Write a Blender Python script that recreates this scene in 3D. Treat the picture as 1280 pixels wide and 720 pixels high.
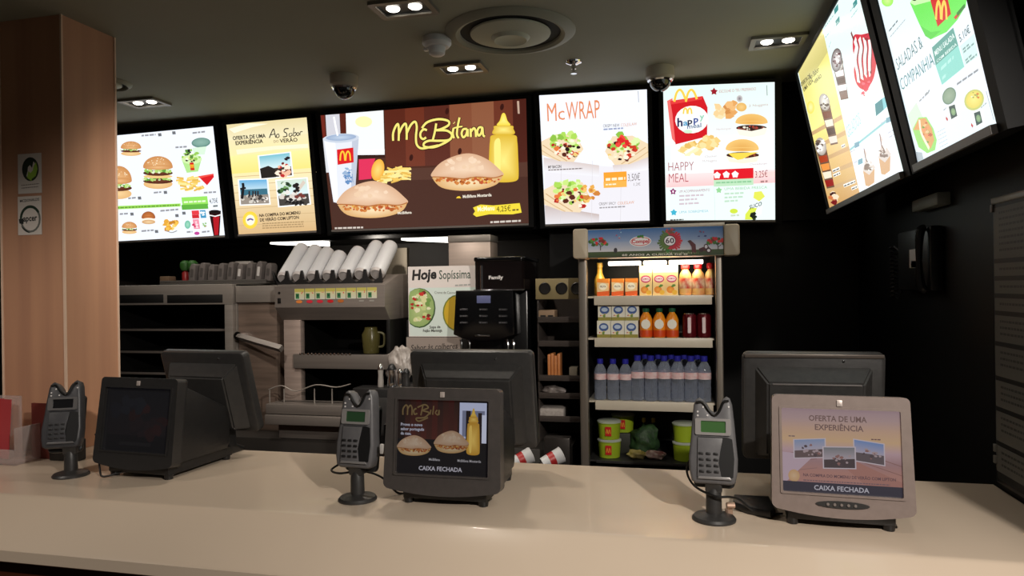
import bpy, bmesh, math, random
from mathutils import Vector, Matrix, Euler

# ------------------------------------------------------------------ scene, camera, light
for o in list(bpy.data.objects):
    bpy.data.objects.remove(o)
S = bpy.context.scene
COL = S.collection
PI = math.pi
EYE = Vector((0, 0, 1.5))
FPX = 880.44
YAW, PITCH, ROLL = 0.234413, -0.001037, -0.013584
_cy, _sy, _cp, _sp = math.cos(YAW), math.sin(YAW), math.cos(PITCH), math.sin(PITCH)
FWD = Vector((-_sy*_cp, _cy*_cp, _sp))
_r = Vector((_cy, _sy, 0)); _u = _r.cross(FWD)
RGT = math.cos(ROLL)*_r + math.sin(ROLL)*_u
UPV = -math.sin(ROLL)*_r + math.cos(ROLL)*_u
cam = bpy.data.cameras.new('camera'); cam.sensor_width = 36; cam.lens = FPX/1280*36
cam.clip_start = .05
camo = bpy.data.objects.new('camera', cam); COL.objects.link(camo)
m = Matrix.Identity(4)
for i in range(3):
    m[i][0] = RGT[i]; m[i][1] = UPV[i]; m[i][2] = -FWD[i]; m[i][3] = EYE[i]
camo.matrix_world = m
S.camera = camo
S.view_settings.view_transform = 'Standard'
S.view_settings.look = 'None'
S.view_settings.exposure = 0.0
S.view_settings.gamma = 1
S.view_settings.use_curve_mapping = False

W = bpy.data.worlds.new('dining_room_light'); S.world = W; W.use_nodes = True
W.node_tree.nodes['Background'].inputs[0].default_value = (1.0, .93, .85, 1)
W.node_tree.nodes['Background'].inputs[1].default_value = .035

def spot(name, loc, target, power, angle=80, blend=.6, size=.05, col=(1, .86, .70)):
    l = bpy.data.lights.new(name, 'SPOT'); l.energy = power; l.spot_size = math.radians(angle)
    l.spot_blend = blend; l.shadow_soft_size = size; l.color = col
    o = bpy.data.objects.new(name, l); COL.objects.link(o)
    o.location = loc
    d = Vector(target)-Vector(loc)
    o.rotation_euler = d.to_track_quat('-Z', 'Y').to_euler()
    return o
# unseen ceiling spots over the counter and customer side, outside the view
WARM = (1, .92, .83)
spot('unseen_ceiling_spot', (1.0, -.15, 2.43), (-.5, 1.75, .95), 225, 63, .5, .04, WARM)
spot('unseen_ceiling_spot', (-2.35, .65, 2.43), (-2.2, 1.75, .95), 34, 66, .8, .05, (1, .90, .80))  # added spot, brightens the front face of the pillar
spot('unseen_ceiling_spot', (.3, .75, 2.43), (.1, 1.5, .9), 14, 90, .9, .05, WARM)
spot('unseen_ceiling_spot', (-1.55, 1.75, 2.43), (-1.75, 3.1, 1.25), 54, 85, .9, .05, (1, .90, .80))  # added spot, no fitting there; brightens the kitchen machines from the front
# kitchen light under the hood at the back
spot('kitchen_lamp', (-2.0, 4.2, 1.8), (-1.8, 4.9, 1.4), 6, 150, .8, .05, (1, .93, .84))

def ray(p):
    return FWD + (p[0]-640)/FPX*RGT - (p[1]-360)/FPX*UPV
def onY(px, py, Y):
    d = ray((px, py)); return EYE + d*(Y/d.y)
def onX(px, py, X):
    d = ray((px, py)); return EYE + d*(X/d.x)
def onZ(px, py, Z):
    d = ray((px, py)); return EYE + d*((Z-1.5)/d.z)

# ------------------------------------------------------------------ colours and materials
def lin(c):
    out = []
    for v in c[:3]:
        v = v/255
        out.append(v/12.92 if v <= .04045 else ((v+.055)/1.055)**2.4)
    return tuple(out)+(1.0,)
_M = {}
def mat(name, col, rough=.5, metal=0, spec=.5, col2=None, scale=(8, 8, 8), detail=3, bump=0, coat=0, emit=0):
    if name in _M: return _M[name]
    m = bpy.data.materials.new(name); m.use_nodes = True
    nt = m.node_tree; b = nt.nodes['Principled BSDF']
    b.inputs['Base Color'].default_value = lin(col)
    b.inputs['Roughness'].default_value = rough
    b.inputs['Metallic'].default_value = metal
    b.inputs['Specular IOR Level'].default_value = spec
    b.inputs['Coat Weight'].default_value = coat
    if emit:
        b.inputs['Emission Color'].default_value = lin(col); b.inputs['Emission Strength'].default_value = emit
    if col2 or bump:
        tc = nt.nodes.new('ShaderNodeTexCoord'); mp = nt.nodes.new('ShaderNodeMapping')
        mp.inputs['Scale'].default_value = scale
        nz = nt.nodes.new('ShaderNodeTexNoise'); nz.inputs['Scale'].default_value = 1; nz.inputs['Detail'].default_value = detail
        nt.links.new(tc.outputs['Object'], mp.inputs[0]); nt.links.new(mp.outputs[0], nz.inputs[0])
        if col2:
            r = nt.nodes.new('ShaderNodeValToRGB')
            r.color_ramp.elements[0].position = .32; r.color_ramp.elements[1].position = .68
            r.color_ramp.elements[0].color = lin(col); r.color_ramp.elements[1].color = lin(col2)
            nt.links.new(nz.outputs[0], r.inputs[0]); nt.links.new(r.outputs[0], b.inputs['Base Color'])
            if emit: nt.links.new(r.outputs[0], b.inputs['Emission Color'])
        if bump:
            bp = nt.nodes.new('ShaderNodeBump'); bp.inputs['Strength'].default_value = bump; bp.inputs['Distance'].default_value = .01
            nt.links.new(nz.outputs[0], bp.inputs['Height']); nt.links.new(bp.outputs[0], b.inputs['Normal'])
    _M[name] = m
    return m
def glassy(name, tint, clear=.8, rough=.08, ripple=0):
    if name in _M: return _M[name]
    m = bpy.data.materials.new(name); m.use_nodes = True
    nt = m.node_tree; b = nt.nodes['Principled BSDF']; out = nt.nodes['Material Output']
    b.inputs['Base Color'].default_value = lin(tint); b.inputs['Roughness'].default_value = rough
    t = nt.nodes.new('ShaderNodeBsdfTransparent'); t.inputs[0].default_value = lin([min(255, 128+v*.5) for v in tint])
    mx = nt.nodes.new('ShaderNodeMixShader'); fr = nt.nodes.new('ShaderNodeLayerWeight'); fr.inputs[0].default_value = .35
    rp = nt.nodes.new('ShaderNodeMapRange'); rp.inputs['To Min'].default_value = 1-clear; rp.inputs['To Max'].default_value = min(1, 1.35-clear)
    if ripple:
        tc = nt.nodes.new('ShaderNodeTexCoord'); nz = nt.nodes.new('ShaderNodeTexNoise'); nz.inputs['Scale'].default_value = 55
        bp = nt.nodes.new('ShaderNodeBump'); bp.inputs['Strength'].default_value = ripple; bp.inputs['Distance'].default_value = .01
        nt.links.new(tc.outputs['Object'], nz.inputs[0]); nt.links.new(nz.outputs[0], bp.inputs['Height']); nt.links.new(bp.outputs[0], b.inputs['Normal'])
    nt.links.new(fr.outputs['Facing'], rp.inputs['Value']); nt.links.new(rp.outputs[0], mx.inputs[0])
    nt.links.new(t.outputs[0], mx.inputs[1]); nt.links.new(b.outputs[0], mx.inputs[2]); nt.links.new(mx.outputs[0], out.inputs[0])
    _M[name] = m
    return m
def printed(name, emit=0, rough=.5, base=True):
    """a printed sheet: the artwork's own flat inks come from the mesh's 'print' attribute"""
    if name in _M: return _M[name]
    m = bpy.data.materials.new(name); m.use_nodes = True
    nt = m.node_tree; b = nt.nodes['Principled BSDF']
    a = nt.nodes.new('ShaderNodeAttribute'); a.attribute_name = 'print'
    b.inputs['Roughness'].default_value = rough
    if base: nt.links.new(a.outputs[0], b.inputs['Base Color'])
    else: b.inputs['Base Color'].default_value = (.01, .01, .01, 1)
    if emit:
        nt.links.new(a.outputs[0], b.inputs['Emission Color']); b.inputs['Emission Strength'].default_value = emit
    _M[name] = m
    return m
BLACK = mat('black_panel', (9, 9, 10), .5, spec=.25, col2=(12, 12, 13), scale=(3, 3, 3))
BLACKF = mat('black_frame_metal', (11, 11, 12), .6, spec=.2)
DARKP = mat('dark_plastic', (44, 43, 43), .42, col2=(50, 49, 48), scale=(60, 60, 60), bump=.05)
BLKP = mat('black_plastic', (24, 24, 25), .4, col2=(28, 28, 29), scale=(80, 80, 80), bump=.05)
GREYP = mat('grey_plastic', (98, 94, 93), .45, col2=(104, 100, 98), scale=(60, 60, 60))
PINP = mat('charcoal_plastic', (84, 83, 85), .4, col2=(90, 89, 90), scale=(60, 60, 60))
STEEL = mat('brushed_steel', (150, 143, 136), .4, .35, col2=(142, 135, 128), scale=(3, 3, 90))
STEELD = mat('dull_steel', (116, 109, 103), .42, .3, col2=(108, 101, 96), scale=(3, 3, 90))
CHROME = mat('chrome', (225, 225, 228), .12, 1)
ALU = mat('satin_aluminium', (172, 163, 152), .35, .85, col2=(160, 152, 142), scale=(100, 100, 3))
CREAM = mat('cream_plastic', (186, 172, 150), .45, col2=(180, 166, 145), scale=(5, 5, 5))
WHITE = mat('white_plastic', (215, 215, 216), .42, col2=(206, 207, 208), scale=(9, 9, 9))
GREYW = mat('warm_grey_plastic', (150, 145, 140), .5)
LITWHITE = mat('lit_lamp', (255, 246, 232), .3, emit=9)
LITTUBE = mat('lit_tube', (255, 250, 240), .3, emit=2.6)
BACKLIT = printed('backlit_print', 1.16, .25, base=False)
PAPER = printed('printed_paper', 0, .55)
SCREEN = printed('screen_picture', .55, .2, base=False)
DIMSCREEN = printed('dim_screen_picture', .30, .15, base=False)

# ------------------------------------------------------------------ object helpers
WM = {}
def wm(o): return WM.get(o.name, Matrix.Identity(4))
def tag(o, label=None, cat=None, group=None, kind=None):
    if label: o['label'] = label
    if cat: o['category'] = cat
    if group: o['group'] = group
    if kind: o['kind'] = kind
    return o
def empty(name, loc, label, cat, group=None, rot=(0, 0, 0)):
    o = bpy.data.objects.new(name, None); COL.objects.link(o)
    o.location = loc; o.rotation_euler = rot; o.empty_display_size = .05
    WM[o.name] = Matrix.Translation(Vector(loc)) @ Euler(rot).to_matrix().to_4x4()
    return tag(o, label, cat, group)
def link(name, bm, mats, parent=None, local=False, smooth=35):
    """bmesh -> ONE mesh object. Vertices are in world space unless local=True (then in the parent's space)."""
    if not isinstance(mats, (list, tuple)): mats = [mats]
    me = bpy.data.meshes.new(name)
    o = bpy.data.objects.new(name, me); COL.objects.link(o)
    if parent is not None:
        o.parent = parent
        P = wm(parent)
        if not local: bm.transform(P.inverted())
        WM[o.name] = P
    else:
        xs = [v.co for v in bm.verts]
        c = Vector(((min(v.x for v in xs)+max(v.x for v in xs))/2, (min(v.y for v in xs)+max(v.y for v in xs))/2, min(v.z for v in xs)))
        bm.transform(Matrix.Translation(-c)); o.location = c
        WM[o.name] = Matrix.Translation(c)
    bm.to_mesh(me); bm.free()
    for mm in mats: me.materials.append(mm)
    if smooth:
        for p in me.polygons: p.use_smooth = True
        me.set_sharp_from_angle(angle=math.radians(smooth))
    return o
def struct(name, bm, mats, parent=None, smooth=35):
    o = link(name, bm, mats, parent, smooth=smooth); o['kind'] = 'structure'; return o
def kids(o): return [c for c in bpy.data.objects if c.parent == o]
def copy_tree(o, loc=None, parent=None, ch=None):
    c = o.copy(); COL.objects.link(c)
    if parent: c.parent = parent
    if loc is not None: c.location = loc
    for k in list(o.children): copy_tree(k, None, c)
    return c
def new(): return bmesh.new()
def _mi(bm, faces, mi):
    for f in faces: f.material_index = mi
def box(bm, lo, hi, bev=0, mi=0, seg=2, M=None):
    t = new(); bmesh.ops.create_cube(t, size=1)
    lo = Vector(lo); hi = Vector(hi); c = (lo+hi)/2; d = hi-lo
    for v in t.verts: v.co = Vector((v.co.x*d.x, v.co.y*d.y, v.co.z*d.z))+c
    if bev: bmesh.ops.bevel(t, geom=list(t.edges), offset=min(bev, min(d)*.49), segments=seg, affect='EDGES', profile=.5)
    _add(bm, t, mi, M); return bm
def _add(bm, t, mi=0, M=None):
    if M is not None: t.transform(M)
    bmesh.ops.recalc_face_normals(t, faces=list(t.faces))
    vm = {v: bm.verts.new(v.co) for v in t.verts}
    for f in t.faces:
        try:
            g = bm.faces.new([vm[v] for v in f.verts]); g.material_index = mi if mi is not None else f.material_index
        except ValueError: pass
    t.free()
def prism(bm, pts, a, b, axis='y', bev=0, mi=0, seg=2, M=None):
    """polygon pts (2-D) pushed along an axis from a to b. axis 'y': pts are (x,z); 'x': (y,z); 'z': (x,y)"""
    t = new()
    def P(p, w):
        return {'y': (p[0], w, p[1]), 'x': (w, p[0], p[1]), 'z': (p[0], p[1], w)}[axis]
    v0 = [t.verts.new(P(p, a)) for p in pts]; v1 = [t.verts.new(P(p, b)) for p in pts]
    c0 = t.faces.new(v0); c1 = t.faces.new(v1[::-1])
    n = len(pts)
    for i in range(n): t.faces.new((v0[i], v0[(i+1) % n], v1[(i+1) % n], v1[i]))
    bmesh.ops.recalc_face_normals(t, faces=list(t.faces))
    if bev:
        es = [e for e in t.edges if c0 in e.link_faces or c1 in e.link_faces]
        bmesh.ops.bevel(t, geom=es, offset=bev, segments=seg, affect='EDGES', profile=.5)
    _add(bm, t, mi, M); return bm
def lathe(bm, prof, c=(0, 0, 0), seg=20, mi=0, M=None, cap=True):
    """prof: (radius, height) pairs about z"""
    t = new(); rings = []
    for r, h in prof:
        if r < 1e-6: rings.append([t.verts.new((c[0], c[1], c[2]+h))])
        else: rings.append([t.verts.new((c[0]+r*math.cos(2*PI*i/seg), c[1]+r*math.sin(2*PI*i/seg), c[2]+h)) for i in range(seg)])
    for A_, B_ in zip(rings, rings[1:]):
        for i in range(seg):
            j = (i+1) % seg
            q = [A_[i % len(A_)], A_[j % len(A_)], B_[j % len(B_)], B_[i % len(B_)]]
            q2 = []
            for v in q:
                if v not in q2: q2.append(v)
            if len(q2) > 2:
                try: t.faces.new(q2)
                except ValueError: pass
    if cap:
        for R_ in (rings[0], rings[-1]):
            if len(R_) > 2: t.faces.new(R_)
    _add(bm, t, mi, M); return bm
def catmull(pts, n=6):
    out = []
    P = [pts[0]]+list(pts)+[pts[-1]]
    for i in range(1, len(P)-2):
        p0, p1, p2, p3 = [Vector(q) for q in P[i-1:i+3]]
        for k in range(n):
            t = k/n
            out.append(.5*((2*p1)+(p2-p0)*t+(2*p0-5*p1+4*p2-p3)*t*t+(3*p1-p0-3*p2+p3)*t**3))
    out.append(Vector(P[-2])); return out
def tube(bm, pts, r, seg=8, mi=0, smooth=0, M=None, closed=False):
    n0 = len(pts)
    pts = catmull(pts, smooth) if smooth else [Vector(p) for p in pts]
    if isinstance(r, (list, tuple)) and len(r) != len(pts):
        f = [i*(n0-1)/(len(pts)-1) for i in range(len(pts))]
        r = [r[int(q)]+(r[min(int(q)+1, n0-1)]-r[int(q)])*(q-int(q)) for q in f]
    t = new(); rings = []
    n = len(pts); up = None
    for i, p in enumerate(pts):
        if closed: d = pts[(i+1) % n]-pts[i-1]
        else: d = pts[min(i+1, n-1)]-pts[max(i-1, 0)]
        d.normalize()
        if up is None: up = Vector((0, 0, 1)) if abs(d.z) < .9 else Vector((1, 0, 0))
        s_ = d.cross(up)
        if s_.length < 1e-4: s_ = d.orthogonal()
        s_.normalize(); up = s_.cross(d)
        rr = r[i] if isinstance(r, (list, tuple)) else r
        rings.append([t.verts.new(p+rr*(math.cos(2*PI*k/seg)*s_+math.sin(2*PI*k/seg)*up)) for k in range(seg)])
    for i in range(n if closed else n-1):
        A_, B_ = rings[i], rings[(i+1) % n]
        for k in range(seg): t.faces.new((A_[k], A_[(k+1) % seg], B_[(k+1) % seg], B_[k]))
    if not closed:
        t.faces.new(rings[0]); t.faces.new(rings[-1])
    _add(bm, t, mi, M); return bm
def rrect(x0, y0, x1, y1, r, n=4):
    pts = []
    for cx, cy, a0 in ((x1-r, y1-r, 0), (x0+r, y1-r, 90), (x0+r, y0+r, 180), (x1-r, y0+r, 270)):
        for k in range(n+1):
            a = math.radians(a0+90*k/n); pts.append((cx+r*math.cos(a), cy+r*math.sin(a)))
    return pts
def ring(bm, outer, inner, a, b, axis='y', mi=0, M=None):
    """flat frame between two loops with the same number of points, with thickness"""
    t = new()
    def P(p, w):
        return {'y': (p[0], w, p[1]), 'x': (w, p[0], p[1]), 'z': (p[0], p[1], w)}[axis]
    o0 = [t.verts.new(P(p, a)) for p in outer]; i0 = [t.verts.new(P(p, a)) for p in inner]
    o1 = [t.verts.new(P(p, b)) for p in outer]; i1 = [t.verts.new(P(p, b)) for p in inner]
    n = len(outer)
    for k in range(n):
        j = (k+1) % n
        t.faces.new((o0[k], o0[j], i0[j], i0[k])); t.faces.new((o1[k], i1[k], i1[j], o1[j]))
        t.faces.new((o0[k], o1[k], o1[j], o0[j])); t.faces.new((i0[k], i0[j], i1[j], i1[k]))
    _add(bm, t, mi, M); return bm
ORD = ['first', 'second', 'third', 'fourth', 'fifth', 'sixth', 'seventh', 'eighth', 'ninth', 'tenth', 'eleventh', 'twelfth']

# ------------------------------------------------------------------ printed artwork
_GL = {}
def glyphs(s, bold=0):
    k = (s, bold)
    if k in _GL: return _GL[k]
    cu = bpy.data.curves.new('lettering', 'FONT'); cu.body = s; cu.resolution_u = 2; cu.offset = bold
    ob = bpy.data.objects.new('lettering', cu)
    me = bpy.data.meshes.new_from_object(ob)
    vs = [v.co.copy() for v in me.vertices]; fs = [tuple(p.vertices) for p in me.polygons]
    bpy.data.objects.remove(ob); bpy.data.curves.remove(cu); bpy.data.meshes.remove(me)
    x0 = min(v.x for v in vs); x1 = max(v.x for v in vs)
    cap = .70 if any(ch.isupper() or ch.isdigit() for ch in s) else .70
    _GL[k] = ([((v.x-x0)/(x1-x0), v.y/cap) for v in vs], fs, (x1-x0)/cap)
    return _GL[k]
class Art:
    """layers of flat ink on one plane: O + u*eu + v*ev, lifted a hair along n per layer"""
    def __init__(s, O, eu, ev, px=None, step=.000014, seed=1):
        s.O = Vector(O); s.eu = Vector(eu).normalized(); s.ev = Vector(ev).normalized(); s.n = s.eu.cross(s.ev)
        s.px = px; s.bm = new(); s.lay = s.bm.loops.layers.float_color.new('print'); s.k = 0; s.step = step
        s.dim = 1; s.ox = s.oy = 0; s.sc = 1; s.rng = random.Random(seed)
    def crop(s, ox, oy, sc): s.ox, s.oy, s.sc = ox, oy, sc; return s
    def uv(s, p):
        p = (s.ox+p[0]/s.sc, s.oy+p[1]/s.sc)
        if s.px is not None: return s.px(p)
        d = ray(p); t = (s.O-EYE).dot(s.n)/d.dot(s.n)
        w = EYE+d*t-s.O
        return (w.dot(s.eu), w.dot(s.ev))
    def up(s): s.k += 1
    def face(s, uvs, cols):
        vs = [s.bm.verts.new(s.O+s.eu*a+s.ev*b+s.n*(s.k*s.step)) for a, b in uvs]
        f = s.bm.faces.new(vs)
        if not isinstance(cols, list): cols = [cols]*len(vs)
        for l, c in zip(f.loops, cols): l[s.lay] = lin([v*s.dim for v in c])
    def polyuv(s, uvs, c): s.up(); s.face(uvs, c)
    def poly(s, pts, c): s.up(); s.face([s.uv(p) for p in pts], c)
    def grad(s, pts4, ctop, cbot):
        """quad TL,TR,BR,BL of an ink that fades from one colour to another"""
        s.up(); s.face([s.uv(p) for p in pts4], [ctop, ctop, cbot, cbot])
    def rect(s, x0, y0, x1, y1, c, c2=None):
        a = s.uv((x0, y0)); b = s.uv((x1, y1)); s.up()
        s.face([(a[0], a[1]), (b[0], a[1]), (b[0], b[1]), (a[0], b[1])], [c, c, c2, c2] if c2 else c)
    def ell(s, cx, cy, rx, ry, c, rot=0, c2=None, a0=0, a1=360, n=20, xmin=-9999):
        s.up(); R = math.radians(rot); pts = []
        for i in range(n+(0 if a1-a0 == 360 else 1)):
            a = math.radians(a0+(a1-a0)*i/n); x, y = rx*math.cos(a), ry*math.sin(a)
            pts.append(s.uv((max(xmin, cx+x*math.cos(R)-y*math.sin(R)), cy+x*math.sin(R)+y*math.cos(R))))
        if c2 is None: s.face(pts, c)
        else:
            m_ = s.uv((cx, cy))
            for i in range(len(pts) if a1-a0 == 360 else len(pts)-1):
                s.face([m_, pts[i], pts[(i+1) % len(pts)]], [c2, c, c])
    def line(s, pts, w, c, sm=5):
        s.up()
        P = [Vector(s.uv(p)) for p in pts]
        P = [Vector((q.x, q.y)) for q in catmull([(p.x, p.y, 0) for p in P], sm)] if sm else P
        a = s.uv((pts[0][0], pts[0][1])); b = s.uv((pts[0][0]+w, pts[0][1]+0)); h = math.hypot(b[0]-a[0], b[1]-a[1])/2
        L = []; R = []
        for i, p in enumerate(P):
            d = P[min(i+1, len(P)-1)]-P[max(i-1, 0)]
            if d.length < 1e-9: d = Vector((1, 0))
            d.normalize(); nn = Vector((-d.y, d.x))*h
            L.append(p+nn); R.append(p-nn)
        for i in range(len(P)-1): s.face([tuple(R[i]), tuple(R[i+1]), tuple(L[i+1]), tuple(L[i])], c)
    def text(s, str_, a, b, h, c, bold=0.01, shear=0):
        """fit str_ on the baseline from a to b (photo pixels of the crop); h = cap height in the same pixels"""
        s.up(); vs, fs, asp = glyphs(str_, bold)
        A_ = Vector(s.uv(a)); B_ = Vector(s.uv(b)); t = Vector(s.uv((a[0], a[1]-h)))
        H = abs(t.y-A_.y); d = B_-A_; u = Vector((0, 1))
        q = [A_+d*x+u*(y*H)+Vector((1, 0))*(shear*y*H) for x, y in vs]
        for f in fs: s.face([tuple(q[i]) for i in f], c)
    def greek(s, x0, y0, x1, y1, h, c):
        """a line of print too small to read: word-length dashes"""
        L = math.hypot(x1-x0, y1-y0); t = 0; s.up()
        while t < L:
            w = s.rng.uniform(2.2, 5)*h*.6; e = min(t+w, L)
            f0, f1 = t/L, e/L
            p0 = (x0+(x1-x0)*f0, y0+(y1-y0)*f0); p1 = (x0+(x1-x0)*f1, y0+(y1-y0)*f1)
            s.face([s.uv((p0[0], p0[1])), s.uv((p1[0], p1[1])), s.uv((p1[0], p1[1]-h)), s.uv((p0[0], p0[1]-h))], c)
            t = e+h*.5
    def blobs(s, cx, cy, rx, ry, n, cols, r0, r1, rot=0):
        R = math.radians(rot)
        for i in range(n):
            a = s.rng.uniform(0, 2*PI); q = math.sqrt(s.rng.random())
            x, y = rx*q*math.cos(a), ry*q*math.sin(a)
            X = cx+x*math.cos(R)-y*math.sin(R); Y = cy+x*math.sin(R)+y*math.cos(R)
            r = s.rng.uniform(r0, r1); k = s.rng.randint(5, 7); s.up()
            pts = [s.uv((X+r*s.rng.uniform(.6, 1.2)*math.cos(2*PI*j/k), Y+r*s.rng.uniform(.5, 1)*math.sin(2*PI*j/k))) for j in range(k)]
            s.face(pts, s.rng.choice(cols))
    def star(s, cx, cy, r, c, fat=.55):
        s.up(); s.face([s.uv((cx+(r if i % 2 == 0 else r*fat)*math.sin(PI*i/5), cy-(r if i % 2 == 0 else r*fat)*math.cos(PI*i/5))) for i in range(10)], c)
    def arches(s, cx, cy, w, h, c, lw):
        for q in (-1, 1):
            s.line([(cx+q*w*.25-w*.22, cy+h/2), (cx+q*w*.25-w*.16, cy-h*.2), (cx+q*w*.25, cy-h/2), (cx+q*w*.25+w*.16, cy-h*.2), (cx+q*w*.25+w*.22, cy+h/2)], lw, c)
    def bun(s, cx, cy, w, h, c, c2):
        """domed top: upper half ellipse with a lit middle in the print"""
        s.ell(cx, cy, w/2, h, c, 0, c2, 180, 360, 16)
        s.ell(cx, cy, w/2, h*.22, c, 0, c2)
    def burger(s, cx, cy, w, h, double=False, seeds=True, green=True, top=(232, 184, 130), cheese=False):
        s.ell(cx, cy+h*.36, w*.46, h*.15, (226, 180, 120), 0, (240, 205, 150))
        lv = [.2] if not double else [.27, .03]
        for i, q in enumerate(lv):
            s.ell(cx, cy+h*q, w*.47, h*.085, (84, 40, 30), 0, (110, 60, 40))
            if cheese: s.poly([(cx-w*.4, cy+h*(q-.05)), (cx+w*.42, cy+h*(q-.05)), (cx+w*.15, cy+h*(q+.02)), (cx-w*.1, cy+h*(q+.15)), (cx-w*.25, cy+h*(q+.02))], (250, 205, 60))
            if green: s.blobs(cx, cy+h*(q-.07), w*.47, h*.055, 26, [(150, 200, 90), (190, 220, 130), (100, 160, 66), (225, 236, 200), (170, 210, 110)], h*.035, h*.075)
            if double and i == 0: s.ell(cx, cy+h*.13, w*.46, h*.06, (235, 195, 130))
        s.bun(cx, cy-h*(.0 if not double else .14), w*.94, h*(.42 if not double else .34), (200, 138, 82), top)
        if seeds: s.blobs(cx, cy-h*(.22 if not double else .32), w*.34, h*.12, 16, [(250, 232, 200), (240, 215, 175)], h*.014, h*.026)
    def wrap(s, cx, cy, w, h, flip):
        q = -1 if flip else 1
        s.poly([(cx-q*w*.55, cy-h*.18), (cx-q*w*.2, cy-h*.42), (cx+q*w*.25, cy-h*.4), (cx+q*w*.42, cy+h*.05), (cx+q*w*.2, cy+h*.45), (cx-q*w*.15, cy+h*.42), (cx-q*w*.58, cy+h*.2)], (236, 214, 180))
        s.line([(cx-q*w*.5, cy-h*.08), (cx-q*w*.2, cy+h*.2), (cx+q*w*.05, cy+h*.42)], w*.02, (206, 170, 125))
        s.line([(cx-q*w*.55, cy+h*.06), (cx-q*w*.3, cy+h*.28), (cx-q*w*.1, cy+h*.42)], w*.02, (216, 184, 140))
        s.blobs(cx+q*w*.02, cy-h*.18, w*.36, h*.28, 26, [(170, 215, 90), (200, 230, 130), (140, 190, 70), (220, 240, 170)], h*.07, h*.14)
        s.blobs(cx+q*w*.05, cy+h*.04, w*.34, h*.3, 44, [(200, 60, 40), (180, 40, 40), (240, 225, 190), (250, 240, 215), (90, 40, 30), (40, 22, 24), (235, 200, 120), (225, 120, 60), (150, 195, 80), (246, 236, 214)], h*.035, h*.095)
    def fries(s, cx, cy, w, h):
        for i in range(26):
            x = cx+s.rng.uniform(-.5, .35)*w; y = cy+s.rng.uniform(-.42, .42)*h; L = s.rng.uniform(.22, .4)*w; a = s.rng.uniform(-.5, .35)
            s.line([(x-L/2*math.cos(a), y-L/2*math.sin(a)), (x+L/2*math.cos(a), y+L/2*math.sin(a))], h*.1, s.rng.choice([(246, 214, 120), (236, 196, 96), (250, 228, 150), (224, 180, 84)]), 0)
    def soft(s, pts, c, c2=None):
        """closed smooth outline; c2 = ink at its middle"""
        P = [Vector((p[0], p[1], 0)) for p in pts]; n = len(P); out = []
        for i in range(n):
            p0, p1, p2, p3 = P[i-1], P[i], P[(i+1) % n], P[(i+2) % n]
            for k in range(4):
                t = k/4; q = .5*((2*p1)+(p2-p0)*t+(2*p0-5*p1+4*p2-p3)*t*t+(3*p1-p0-3*p2+p3)*t**3); out.append(s.uv((q.x, q.y)))
        s.up()
        if c2 is None: s.face(out, c)
        else:
            m_ = s.uv((sum(p[0] for p in pts)/n, sum(p[1] for p in pts)/n))
            for i in range(len(out)): s.face([m_, out[i], out[(i+1) % len(out)]], [c2, c, c])
    def pita(s, cx, cy, w, h):
        X = lambda x: cx+w*x
        Y = lambda y: cy+h*y
        s.soft([(X(-.48), Y(.16)), (X(-.4), Y(.12)), (X(.4), Y(.1)), (X(.48), Y(.1)), (X(.40), Y(.30)), (X(.18), Y(.43)), (X(-.1), Y(.46)), (X(-.36), Y(.38))], (214, 168, 110), (244, 222, 180))
        s.blobs(cx, Y(.19), w*.44, h*.09, 90, [(176, 92, 40), (196, 110, 52), (150, 66, 30), (206, 130, 66), (226, 176, 90), (190, 84, 50)], h*.025, h*.06)
        s.soft([(X(-.5), Y(.1)), (X(-.46), Y(-.08)), (X(-.36), Y(-.26)), (X(-.2), Y(-.4)), (X(-.02), Y(-.48)), (X(.14), Y(-.44)), (X(.3), Y(-.3)), (X(.43), Y(-.1)), (X(.5), Y(.06)), (X(.36), Y(.13)), (X(.12), Y(.1)), (X(-.08), Y(.15)), (X(-.3), Y(.12))], (214, 172, 138), (240, 212, 184))
        s.blobs(X(-.04), Y(-.2), w*.28, h*.16, 14, [(238, 210, 182), (236, 206, 176), (232, 200, 168)], h*.05, h*.10)
        s.line([(X(-.48), Y(.11)), (X(-.28), Y(.125)), (X(-.06), Y(.16)), (X(.14), Y(.115)), (X(.36), Y(.135)), (X(.49), Y(.07))], w*.014, (176, 110, 60))
    def bottle(s, cx, y0, y1, w, c, c2):
        h = y1-y0; d = (int(c[0]*.9), int(c[1]*.84), int(c[2]*.8))
        s.soft([(cx-w*.05, y0), (cx+w*.05, y0), (cx+w*.13, y0+h*.1), (cx+w*.22, y0+h*.17), (cx-w*.22, y0+h*.17), (cx-w*.13, y0+h*.1)], c, c2)
        s.soft([(cx-w*.28, y0+h*.175), (cx+w*.28, y0+h*.175), (cx+w*.33, y0+h*.22), (cx+w*.34, y0+h*.3), (cx-w*.34, y0+h*.3), (cx-w*.33, y0+h*.22)], d, c2)
        s.soft([(cx-w*.36, y0+h*.31), (cx+w*.36, y0+h*.31), (cx+w*.46, y0+h*.4), (cx+w*.49, y0+h*.6), (cx+w*.51, y1-h*.12), (cx+w*.46, y1-h*.03), (cx+w*.2, y1), (cx-w*.2, y1), (cx-w*.46, y1-h*.03), (cx-w*.51, y1-h*.12), (cx-w*.49, y0+h*.6), (cx-w*.46, y0+h*.4)], d, c2)
        s.soft([(cx-w*.3, y0+h*.4), (cx-w*.12, y0+h*.38), (cx-w*.1, y0+h*.7), (cx-w*.14, y1-h*.06), (cx-w*.28, y1-h*.08), (cx-w*.32, y0+h*.6)], c2)
    def done(s, name, m, parent=None):
        return link(name, s.bm, m, parent, smooth=0)

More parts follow.
